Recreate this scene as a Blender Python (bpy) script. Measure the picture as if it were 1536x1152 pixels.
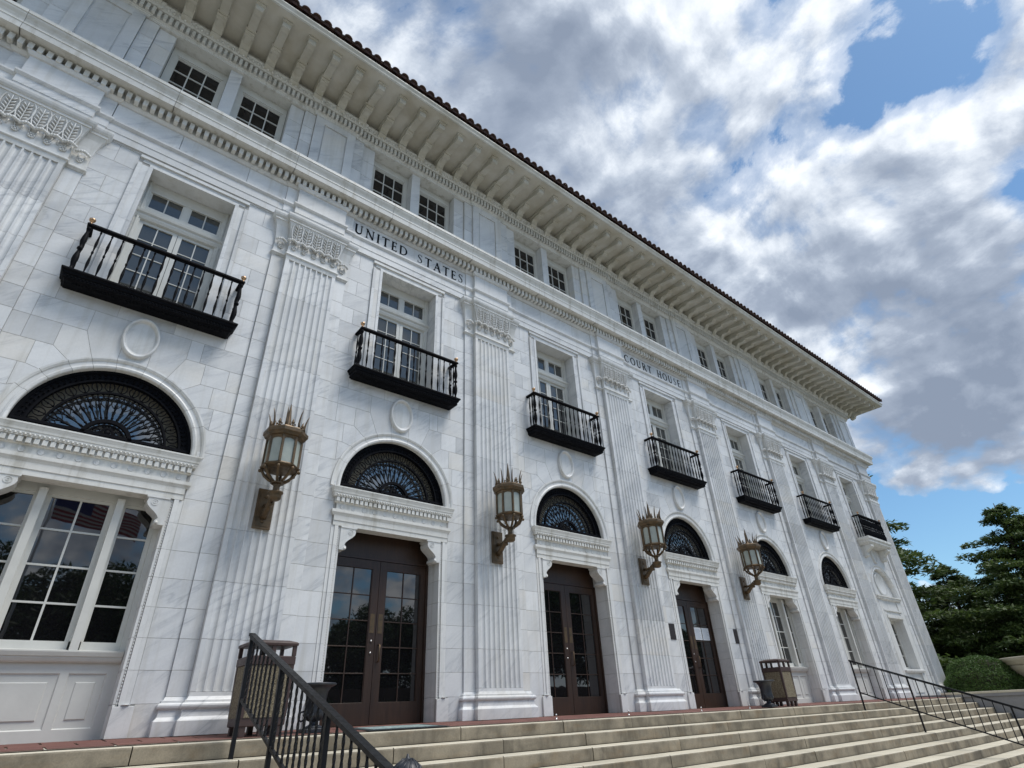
import bpy, math, random
import numpy as np
from mathutils import Matrix, Vector
random.seed(7); rng = np.random.default_rng(7)
R = math.radians; pi = math.pi
SC = bpy.context.scene; COL = SC.collection
for o in list(bpy.data.objects): bpy.data.objects.remove(o)

# ------------------------------------------------------------------ camera
cam_d = bpy.data.cameras.new('camera'); cam = bpy.data.objects.new('camera', cam_d); COL.objects.link(cam); SC.camera = cam
cam_d.sensor_width = 36; cam_d.lens = 838.847 / 1536 * 36; cam_d.clip_start = .05; cam_d.clip_end = 3000
CF = Vector((.55857, .65557, .50816)).normalized(); CR = Vector((.77575, -.62976, -.04026)).normalized(); CU = CR.cross(CF)
cam.matrix_world = Matrix(((CR.x, CU.x, -CF.x, -.1754), (CR.y, CU.y, -CF.y, -8.9208), (CR.z, CU.z, -CF.z, .0625), (0, 0, 0, 1)))

# ------------------------------------------------------------------ world
SUN_DIR = Vector((.28, -.36, .89)).normalized()
W = bpy.data.worlds.new('World'); SC.world = W; W.use_nodes = True
wt = W.node_tree; wt.nodes.clear()
def wn(t, **k):
    n = wt.nodes.new(t)
    for a, b in k.items(): setattr(n, a, b)
    return n
def wl(a, b): wt.links.new(a, b)
def wmath(op, a, b=None, c=None, clamp=False):
    n = wn('ShaderNodeMath', operation=op); n.use_clamp = clamp
    for i, v in enumerate((a, b, c)):
        if v is None: continue
        if isinstance(v, (int, float)): n.inputs[i].default_value = v
        else: wl(v, n.inputs[i])
    return n.outputs[0]
def wmix(f, a, b):
    n = wn('ShaderNodeMix', data_type='RGBA')
    for s, v in ((n.inputs[0], f), (n.inputs[6], a), (n.inputs[7], b)):
        if isinstance(v, (int, float)): s.default_value = v
        elif isinstance(v, tuple): s.default_value = (*v, 1)
        else: wl(v, s)
    return n.outputs[2]
sky = wn('ShaderNodeTexSky', sky_type='NISHITA'); sky.sun_disc = False
sky.sun_elevation = math.asin(SUN_DIR.z); sky.sun_rotation = math.atan2(SUN_DIR.x, SUN_DIR.y)
sky.air_density = 1.0; sky.dust_density = .6; sky.ozone_density = 1.6
CBIAS = .60
B1 = ((.10, -.75, .62), .38, -.55); B2 = ((.55, -.62, .35), .30, -.55)      # open blue sky across the street
COVER = [((.695, -.072, .715), .05, -.27), ((.714, -.022, .70), .05, -.27), ((.69, .037, .723), .05, -.28), ((.649, .048, .759), .04, -.24), ((.697, -.13, .705), .05, -.20), ((.589, .214, .779), .035, -.16), ((.508, .30, .808), .04, -.14),
    ((.831, -.06, .555), .04, -.40), ((.464, .413, .784), .035, -.14), ((.75, .267, .605), .03, -.12), ((.968, .174, .17), .075, -.9), ((.975, .08, .16), .10, -.65), ((.93, .30, .17), .08, -.6),
    ((.357, .382, .852), .12, .25), ((.801, .232, .552), .09, .3), ((.915, .059, .399), .10, .35), ((.933, .156, .324), .06, .25), ((.78, -.042, .624), .045, .25)]
SHADE = [((.357, .382, .852), .09, .30), ((.408, .267, .873), .06, .22), ((.801, .232, .552), .06, .36), ((.846, .144, .514), .06, .36), ((.915, .059, .399), .09, .36), ((.933, .156, .324), .07, .36), ((.917, .217, .334), .04, .22),
    ((.487, .17, .857), .05, -.22), ((.805, .094, .585), .04, -.20), ((.78, -.042, .624), .045, -.26), ((.512, .352, .784), .08, -.20), ((.891, .222, .395), .025, -.45), ((.68, .14, .72), .10, -.16), ((.864, .043, .502), .03, -.2)]
tc = wn('ShaderNodeTexCoord'); D = tc.outputs['Generated']
sep = wn('ShaderNodeSeparateXYZ'); wl(D, sep.inputs[0])
zc = wmath('MAXIMUM', sep.outputs[2], 0.0)
den = wmath('ADD', zc, .42)
comb = wn('ShaderNodeCombineXYZ'); wl(wmath('DIVIDE', sep.outputs[0], den), comb.inputs[0]); wl(wmath('DIVIDE', sep.outputs[1], den), comb.inputs[1]); wl(wmath('MULTIPLY', zc, .5), comb.inputs[2])
def noise(scale, detail, rough, dist, off, vec=None):
    mp = wn('ShaderNodeMapping'); mp.inputs['Location'].default_value = off; wl(vec or comb.outputs[0], mp.inputs[0])
    n = wn('ShaderNodeTexNoise', noise_dimensions='2D'); n.inputs['Scale'].default_value = scale; n.inputs['Detail'].default_value = detail
    n.inputs['Roughness'].default_value = rough; n.inputs['Distortion'].default_value = dist; wl(mp.outputs[0], n.inputs['Vector'])
    return n
def vec_add(v, o):
    n = wn('ShaderNodeVectorMath', operation='ADD'); wl(v, n.inputs[0]); n.inputs[1].default_value = o; return n.outputs[0]
def billow(scale, detail, off, vec):
    mp = wn('ShaderNodeMapping'); mp.inputs['Location'].default_value = off; wl(vec, mp.inputs[0])
    n = wn('ShaderNodeTexVoronoi', feature='SMOOTH_F1', voronoi_dimensions='2D'); n.inputs['Scale'].default_value = scale; n.inputs['Detail'].default_value = detail; n.inputs['Roughness'].default_value = .5
    n.inputs['Smoothness'].default_value = .55; wl(mp.outputs[0], n.inputs['Vector']); return n.outputs['Distance']
def blob(d, r, amp):          # soft patch of the sky round a direction
    v = Vector(d).normalized()
    n = wn('ShaderNodeVectorMath', operation='DISTANCE'); n.inputs[1].default_value = v; wl(D, n.inputs[0])
    q = wmath('DIVIDE', n.outputs['Value'], r); q = wmath('MULTIPLY', q, q); q = wmath('MULTIPLY', q, -1); q = wmath('EXPONENT', q)
    return wmath('MULTIPLY', q, amp)
def addall(l):
    s = l[0]
    for x in l[1:]: s = wmath('ADD', s, x)
    return s
c0 = lambda n, a: wmath('MULTIPLY', wmath('SUBTRACT', n, .5), a)
def density(vec):
    wr = wn('ShaderNodeTexNoise'); wr.inputs['Scale'].default_value = 3.2; wr.inputs['Detail'].default_value = 4; wl(vec, wr.inputs['Vector'])
    o = wn('ShaderNodeVectorMath', operation='MULTIPLY_ADD'); wl(wr.outputs['Color'], o.inputs[0]); o.inputs[1].default_value = (.09, .09, 0); wl(vec, o.inputs[2]); v = o.outputs[0]
    return addall([c0(noise(1.6, 2, .5, .3, (3.1, .4, 0), v).outputs[0], .55), c0(noise(4.9, 9, .68, .15, (1.3, 5.2, 2), v).outputs[0], 1.15), wmath('MULTIPLY', wmath('SUBTRACT', .40, billow(9.0, 2, (2, 3, 0), v)), .62)])
P0 = comb.outputs[0]
d0 = density(P0); d1 = density(vec_add(P0, (-.020, -.024, .0)))
nshade = noise(1.9, 5, .5, .4, (5.3, 9.2, 4)).outputs[0]
cover = wmath('ADD', addall([d0, blob(*B1), blob(*B2)] + [blob(*q) for q in COVER]), CBIAS)      # > 0 : cloud
def ramp(v, stops, interp='EASE'):
    n = wn('ShaderNodeValToRGB'); n.color_ramp.interpolation = interp; e = n.color_ramp.elements
    while len(e) < len(stops): e.new(.5)
    for el, (p, c) in zip(e, stops): el.position = p; el.color = (*c, 1) if isinstance(c, tuple) else (c, c, c, 1)
    wl(v, n.inputs[0]); return n.outputs[0]
mask = ramp(cover, [(.0, 0.0), (.14, .45), (.44, 1.0)])
relief = wmath('MULTIPLY', wmath('SUBTRACT', d0, d1), -1.0)     # lit where the cloud falls away towards the sun
thick = addall([relief, c0(noise(13., 8, .62, .2, (4.3, 2.2, 1)).outputs[0], .32), c0(nshade, 1.1), wmath('MULTIPLY', wmath('MINIMUM', cover, .6), .42)] + [blob(*q) for q in SHADE])
ccol = ramp(wmath('ADD', thick, .28), [(.0, (.86, .90, .95)), (.20, (.67, .725, .80)), (.40, (.47, .53, .625)), (.64, (.32, .375, .47)), (1.0, (.23, .28, .37))], 'LINEAR')
skyc = wn('ShaderNodeMix', data_type='RGBA', blend_type='MULTIPLY'); skyc.inputs[0].default_value = 1; wl(sky.outputs[0], skyc.inputs[6]); skyc.inputs[7].default_value = (.66, .86, .93, 1)
# clouds share the sky's physical scale: radiance / strength
WS = .075
cs = wn('ShaderNodeMix', data_type='RGBA', blend_type='MULTIPLY'); cs.inputs[0].default_value = 1; wl(ccol, cs.inputs[6]); k = .58 / WS; cs.inputs[7].default_value = (k, k, k, 1)
fin = wmix(mask, skyc.outputs[2], cs.outputs[2])
fin = wmix(ramp(sep.outputs[2], [(.0, 1.0), (.10, 0.0)]), fin, (.62 / WS * .55, .68 / WS * .55, .76 / WS * .55))     # pale haze at the horizon
bg = wn('ShaderNodeBackground'); wl(fin, bg.inputs[0]); bg.inputs[1].default_value = WS
wo = wn('ShaderNodeOutputWorld'); wl(bg.outputs[0], wo.inputs[0])
W.cycles.sampling_method = 'MANUAL'; W.cycles.sample_map_resolution = 512

sun_d = bpy.data.lights.new('sun', 'SUN'); sun = bpy.data.objects.new('sun', sun_d); COL.objects.link(sun)
sun_d.energy = 1.5; sun_d.angle = R(24); sun_d.color = (1, .96, .90)
sun.rotation_euler = (-SUN_DIR).to_track_quat('-Z', 'Y').to_euler()
vs = SC.view_settings; SC.display_settings.display_device = 'sRGB'
vs.view_transform = 'Standard'; vs.look = 'None'; vs.exposure = 1.05; vs.gamma = 1; vs.use_curve_mapping = False
SC.render.resolution_x = 1024; SC.render.resolution_y = 768

# ------------------------------------------------------------------ materials
def mat_new(name):
    m = bpy.data.materials.new(name); m.use_nodes = True; nt = m.node_tree; nt.nodes.clear()
    out = nt.nodes.new('ShaderNodeOutputMaterial'); b = nt.nodes.new('ShaderNodeBsdfPrincipled'); nt.links.new(b.outputs[0], out.inputs[0])
    return m, nt, b
class NT:
    def __init__(s, nt): s.nt = nt
    def n(s, t, **k):
        x = s.nt.nodes.new(t)
        for a, b in k.items(): setattr(x, a, b)
        return x
    def l(s, a, b): s.nt.links.new(a, b)
    def setv(s, sock, v):
        if isinstance(v, tuple): sock.default_value = (*v, 1) if len(v) == 3 and sock.type == 'RGBA' else v
        elif isinstance(v, (int, float)): sock.default_value = v
        else: s.l(v, sock)
    def math(s, op, a, b=None):
        x = s.n('ShaderNodeMath', operation=op); s.setv(x.inputs[0], a)
        if b is not None: s.setv(x.inputs[1], b)
        return x.outputs[0]
    def mix(s, f, a, b, bt='MIX'):
        x = s.n('ShaderNodeMix', data_type='RGBA', blend_type=bt); s.setv(x.inputs[0], f); s.setv(x.inputs[6], a); s.setv(x.inputs[7], b); return x.outputs[2]
    def noise(s, vec, scale, detail=4, rough=.55, dist=0.):
        x = s.n('ShaderNodeTexNoise'); s.l(vec, x.inputs['Vector']); x.inputs['Scale'].default_value = scale; x.inputs['Detail'].default_value = detail
        x.inputs['Roughness'].default_value = rough; x.inputs['Distortion'].default_value = dist; return x.outputs[0]
    def ramp(s, v, stops):
        x = s.n('ShaderNodeValToRGB'); e = x.color_ramp.elements
        while len(e) < len(stops): e.new(.5)
        for el, (p, c) in zip(e, stops): el.position = p; el.color = (*c, 1) if isinstance(c, tuple) else (c, c, c, 1)
        s.l(v, x.inputs[0]); return x.outputs[0]
    def rand(s):
        oi = s.n('ShaderNodeObjectInfo'); g = s.n('ShaderNodeNewGeometry')
        return s.math('FRACT', s.math('ADD', oi.outputs['Random'], g.outputs['Random Per Island'])), g
    def pos(s, scale=(1, 1, 1), off=None, rnd=None):
        g = s.n('ShaderNodeNewGeometry'); mp = s.n('ShaderNodeMapping'); mp.inputs['Scale'].default_value = scale; s.l(g.outputs['Position'], mp.inputs[0])
        if rnd is not None:
            c = s.n('ShaderNodeCombineXYZ')
            for i in range(3): s.l(s.math('MULTIPLY', rnd, (37., 91., 53.)[i]), c.inputs[i])
            s.l(c.outputs[0], mp.inputs['Location'])
        return mp.outputs[0]
def bump(h, nt, b, strength, dist):
    bn = h.n('ShaderNodeBump'); bn.inputs['Strength'].default_value = strength; bn.inputs['Distance'].default_value = dist
    h.l(nt, bn.inputs['Height']); h.l(bn.outputs[0], b.inputs['Normal'])
def marble(name, base=(.765, .775, .778), vein=(.42, .445, .475), warm=(.76, .71, .62), vary=1., veins=1., rough=.42, streak_crease=.5):
    m, nt, b = mat_new(name); h = NT(nt); r, g = h.rand()
    v = h.pos((.9, .9, 2.0), rnd=r)
    vr = h.n('ShaderNodeVectorRotate', rotation_type='EULER_XYZ'); vr.inputs['Rotation'].default_value = (.2, .65, .15); h.l(h.pos(), vr.inputs['Vector'])
    fl_ = h.n('ShaderNodeCombineXYZ'); [h.l(h.math('MULTIPLY', r, q), fl_.inputs[i]) for i, q in enumerate((41., 77., 59.))]
    v2n = h.n('ShaderNodeVectorMath', operation='MULTIPLY_ADD'); h.l(vr.outputs[0], v2n.inputs[0]); v2n.inputs[1].default_value = (.42, .9, 2.3); h.l(fl_.outputs[0], v2n.inputs[2]); v2 = v2n.outputs[0]
    # cloudy grey drift
    drift = h.noise(v2, .8, 6, .62, .5)
    c = h.mix(h.ramp(drift, [(.41, 0.), (.68, .78 * veins)]), base, tuple(.5 * (a + q) for a, q in zip(base, vein)))
    # veins: thin ridges of a warped noise
    n2 = h.noise(v2, 1.25, 7, .56, .45)
    ridge = h.math('ABSOLUTE', h.math('SUBTRACT', n2, .5))
    vm = h.ramp(ridge, [(.0, .70 * veins), (.018, .26 * veins), (.07, 0.)])
    patch = h.ramp(h.noise(v, .55, 2, .5, .3), [(.42, 0.), (.62, 1.)])
    c = h.mix(h.math('MULTIPLY', vm, patch), c, vein)
    # block to block tone
    tone = h.ramp(r, [(0., .70), (.10, .92), (.5, 1.0), (.82, 1.02), (.92, .80), (1., 1.0)])
    c = h.mix(.75 * vary, c, tone, 'MULTIPLY')
    r2 = h.math('FRACT', h.math('MULTIPLY', r, 7.31))
    wv = h.math('MULTIPLY', h.ramp(r2, [(.80, 0.), (.92, .38 * vary), (1., .42 * vary)]), h.ramp(h.noise(v, 1.2, 3, .5), [(.38, .15), (.6, 1.)]))
    c = h.mix(wv, c, warm)
    # rain streaks and grime, then darker creases
    st = h.noise(h.pos((5.5, 5.5, .35)), 1.3, 5, .6)
    stm = h.ramp(st, [(.51, 0.), (.70, .72 * streak_crease)])
    c = h.mix(stm, c, (.47, .455, .40))
    sp = h.noise(h.pos(), 26, 4, .6)
    c = h.mix(h.ramp(sp, [(.3, .10), (.6, 0.)]), c, (.40, .39, .37))
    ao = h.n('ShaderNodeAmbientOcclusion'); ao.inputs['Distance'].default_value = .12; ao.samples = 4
    gr = h.math('MULTIPLY', h.math('SUBTRACT', 1.0, ao.outputs['AO']), h.ramp(h.noise(h.pos(), 2.3, 4, .6), [(.35, .10 * streak_crease), (.65, .60 * streak_crease)]))  # darker colour in creases, varied by noise
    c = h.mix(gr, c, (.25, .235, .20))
    h.l(c, b.inputs['Base Color']); b.inputs['Roughness'].default_value = rough
    bump(h, h.noise(h.pos(), 40, 5, .6), b, .25, .004)
    return m
M = {}
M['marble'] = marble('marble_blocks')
M['marble_trim'] = marble('marble_trim', base=(.755, .76, .75), vein=(.46, .48, .49), vary=.6, veins=.6, streak_crease=.8)
M['marble_cream'] = marble('marble_cornice', base=(.735, .735, .705), vein=(.50, .49, .46), vary=.35, veins=.35, streak_crease=1.1)
def simple(name, col, rough=.5, metal=0., nscale=None, namp=.25, spec=.5, bumpd=0., col2=None, coat=0.):
    m, nt, b = mat_new(name); h = NT(nt)
    b.inputs['Roughness'].default_value = rough; b.inputs['Metallic'].default_value = metal
    b.inputs['Specular IOR Level'].default_value = spec; b.inputs['Coat Weight'].default_value = coat
    if nscale:
        n = h.noise(h.pos(), nscale, 6, .6, .3)
        col2 = col2 or tuple(x * (1 - namp) for x in col)
        c = h.mix(h.ramp(n, [(.35, 0.), (.68, 1.)]), col, col2); h.l(c, b.inputs['Base Color'])
        h.l(h.ramp(n, [(.3, max(0, rough - .1)), (.7, min(1, rough + .12))]), b.inputs['Roughness'])
        if bumpd: bump(h, h.noise(h.pos(), nscale * 6, 4, .6), b, .4, bumpd)
    else: b.inputs['Base Color'].default_value = (*col, 1)
    return m
M['mortar'] = simple('mortar_joint', (.46, .45, .43), .9, nscale=9)
M['mortar_dark'] = simple('step_joint_grout', (.16, .15, .14), .9, nscale=9)  # dark grout showing in the step joints
M['paint'] = simple('white_paint', (.66, .66, .62), .38, nscale=3.5, namp=.10, bumpd=.001)
M['eave'] = simple('eave_paint', (.60, .59, .54), .55, nscale=1.8, col2=(.47, .445, .37), bumpd=.001)
M['soffit'] = simple('soffit_boards_shaded', (.130, .118, .090), .8, spec=.15, nscale=1.1, col2=(.085, .062, .034), bumpd=.002)  # tan boards; the shade under the eaves is put into this colour
M['iron'] = simple('black_iron', (.004, .0045, .007), .6, nscale=14, namp=.4, spec=.09, bumpd=.002)
M['iron_rail'] = simple('railing_iron', (.007, .008, .011), .46, nscale=20, namp=.45, spec=.28, bumpd=.001)
M['brass'] = simple('brass', (.62, .40, .24), .28, 1.0, nscale=20, namp=.3)
M['bronze'] = simple('bronze', (.150, .096, .050), .46, .45, nscale=10, col2=(.075, .058, .036), bumpd=.002)
M['wood'] = None
def wood():
    m, nt, b = mat_new('dark_wood'); h = NT(nt)
    n = h.noise(h.pos((16, 16, .9)), 2., 6, .6, .5); n2 = h.noise(h.pos(), 1.4, 4, .6)
    c = h.mix(h.ramp(n, [(.3, 0.), (.7, 1.)]), (.023, .0125, .0085), (.044, .0235, .0145))
    c = h.mix(h.ramp(n2, [(.45, 0.), (.75, .5)]), c, (.070, .032, .016)); h.l(c, b.inputs['Base Color'])
    b.inputs['Roughness'].default_value = .42; b.inputs['Specular IOR Level'].default_value = .5; bump(h, n, b, .2, .002); return m
M['wood'] = wood()
def glass(name, base, ior, wob=.0006):
    m, nt, b = mat_new(name); h = NT(nt); r, g = h.rand()
    b.inputs['Base Color'].default_value = (*base, 1); b.inputs['Roughness'].default_value = .015; b.inputs['IOR'].default_value = ior
    bump(h, h.noise(h.pos(rnd=r), 1.6, 2, .5), b, .35, wob * 6); return m
M['glass_dark'] = glass('dark_window_glass', (.006, .006, .007), 1.95)
M['glass_blind'] = glass('window_glass_over_blind', (.060, .063, .060), 1.75)
M['glass_attic'] = glass('attic_window_glass', (.010, .010, .012), 1.45)
M['glass_lunette'] = glass('lunette_glass', (.085, .09, .09), 2.5)
def frosted():
    m, nt, b = mat_new('frosted_lamp_glass'); h = NT(nt)
    n = h.noise(h.pos((1, 1, .8)), 3, 4, .6)
    h.l(h.mix(h.ramp(n, [(.3, 0.), (.7, 1.)]), (.46, .49, .44), (.30, .34, .31)), b.inputs['Base Color']); b.inputs['Roughness'].default_value = .22
    b.inputs['Subsurface Weight'].default_value = .0; return m
M['frost'] = frosted()
def stone(name, base, dark, lich, rough=.85, stain=0.):
    m, nt, b = mat_new(name); h = NT(nt); r, g = h.rand()
    n = h.noise(h.pos((1, 1, 1), rnd=r), 1.5, 8, .65, .5)
    c = h.mix(h.ramp(n, [(.35, 0.), (.7, .8)]), base, dark)
    n2 = h.noise(h.pos((1.5, 1.5, 5), rnd=r), 1.1, 6, .65, .4)
    c = h.mix(h.ramp(n2, [(.5, 0.), (.72, .6)]), c, lich)
    c = h.mix(.6, c, h.ramp(r, [(0., .82), (.5, 1.), (1., 1.1)]), 'MULTIPLY')
    if stain:       # damp drips and black algae down the risers
        d1_ = h.noise(h.pos((6., 6., 1.2), rnd=r), 1., 6, .65, .3); c = h.mix(h.ramp(d1_, [(.48, 0.), (.66, .75)]), c, tuple(x * .38 for x in base))
        d2_ = h.noise(h.pos((1.6, 1.6, 1.6)), 1.2, 5, .6, .4); c = h.mix(h.ramp(d2_, [(.44, 0.), (.62, .6)]), c, tuple(min(1, x * 1.55) for x in base))
    n3 = h.noise(h.pos((1, 1, 1)), 60, 5, .7)
    c = h.mix(h.ramp(n3, [(.35, .35), (.6, 0.)]), c, tuple(x * .5 for x in base))
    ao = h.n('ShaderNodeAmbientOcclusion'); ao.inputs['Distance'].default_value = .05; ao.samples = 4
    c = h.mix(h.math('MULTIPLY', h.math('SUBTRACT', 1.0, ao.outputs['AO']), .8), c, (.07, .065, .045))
    h.l(c, b.inputs['Base Color']); b.inputs['Roughness'].default_value = rough; bump(h, h.noise(h.pos(), 45, 6, .7), b, .45, .006); return m
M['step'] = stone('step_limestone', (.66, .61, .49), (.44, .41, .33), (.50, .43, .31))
M['riser'] = stone('step_riser_weathered_shaded', (.27, .235, .175), (.095, .082, .058), (.25, .165, .08), stain=1.0)  # weathered fronts; base also darkened to paint in the tread-to-riser light contrast
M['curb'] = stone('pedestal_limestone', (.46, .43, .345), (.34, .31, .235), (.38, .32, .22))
M['cheek'] = stone('cheek_wall_granite', (.30, .30, .31), (.22, .22, .235), (.26, .25, .24))
M['paver'] = stone('brick_paver', (.17, .075, .060), (.15, .060, .048), (.25, .12, .095))
M['paver_joint'] = simple('paver_mortar', (.52, .49, .42), .9, nscale=6)
M['plaza'] = stone('plaza_concrete', (.34, .33, .30), (.27, .26, .24), (.29, .27, .24))
M['plaque'] = simple('bronze_plaque', (.055, .045, .045), .45, .5, nscale=30)
M['letter'] = simple('inscription_paint', (.010, .012, .015), .8, spec=.1)
M['tile'] = stone('clay_tile', (.085, .038, .032), (.038, .022, .021), (.13, .060, .046), .75)
M['bin_frame'] = simple('bin_frame_plastic', (.060, .036, .033), .5, nscale=12, bumpd=.001)
def pebble():
    m, nt, b = mat_new('bin_pebble_panel'); h = NT(nt)
    vo = h.n('ShaderNodeTexVoronoi'); vo.inputs['Scale'].default_value = 85; h.l(h.pos(), vo.inputs['Vector'])
    c = h.mix(h.ramp(vo.outputs['Color'], [(.2, 0.), (.8, 1.)]), (.105, .085, .055), (.24, .205, .14)); h.l(c, b.inputs['Base Color']); b.inputs['Roughness'].default_value = .9
    bump(h, vo.outputs['Distance'], b, .7, .006); return m
M['pebble'] = pebble()
M['urn'] = simple('urn_cast_iron', (.013, .016, .024), .42, nscale=16, col2=(.03, .035, .045), spec=.5, bumpd=.003)
M['mat'] = simple('door_mat', (.03, .04, .045), .95, nscale=30)
M['paper'] = simple('notice_paper', (.72, .76, .80), .6, nscale=60, namp=.12)
M['ink'] = simple('notice_ink', (.25, .32, .42), .7)
M['dark'] = simple('blocker_dark', (.02, .018, .016), .9)
M['beige'] = simple('beige_band', (.20, .185, .145), .9)
def foliage(name, a, bb, c3):
    m, nt, b = mat_new(name); h = NT(nt); g = h.n('ShaderNodeNewGeometry')
    n = h.noise(h.pos(), .9, 3, .6)
    c = h.mix(h.ramp(n, [(.35, 0.), (.65, 1.)]), a, bb); c = h.mix(h.ramp(g.outputs['Random Per Island'], [(.0, 0.), (1., .7)]), c, c3)
    h.l(c, b.inputs['Base Color']); b.inputs['Roughness'].default_value = .62
    tr = h.n('ShaderNodeBsdfTranslucent'); h.l(c, tr.inputs[0]); ms = h.n('ShaderNodeMixShader'); ms.inputs[0].default_value = .32
    out = [x for x in nt.nodes if x.type == 'OUTPUT_MATERIAL'][0]; h.l(b.outputs[0], ms.inputs[1]); h.l(tr.outputs[0], ms.inputs[2]); h.l(ms.outputs[0], out.inputs[0]); return m
M['cedar'] = foliage('cedar_needles', (.036, .074, .020), (.062, .108, .028), (.12, .16, .04))
M['cedar2'] = foliage('broadleaf_leaves', (.020, .048, .014), (.035, .072, .018), (.06, .10, .03))
M['bush'] = foliage('clipped_shrub_leaves', (.042, .095, .022), (.070, .135, .032), (.12, .19, .05))
M['bark'] = simple('bark', (.06, .045, .035), .9, nscale=8, bumpd=.02)
M['grass'] = simple('lawn_grass', (.045, .08, .02), .9, nscale=2)
M['red'] = simple('flag_red', (.26, .03, .04), .7); M['white_cloth'] = simple('flag_white', (.42, .42, .43), .7); M['blue'] = simple('flag_blue', (.02, .03, .14), .7)
M['steel'] = simple('brushed_steel', (.55, .55, .55), .3, 1.0)
M['pole'] = simple('flagpole_aluminium', (.5, .5, .5), .4, .8)

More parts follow.
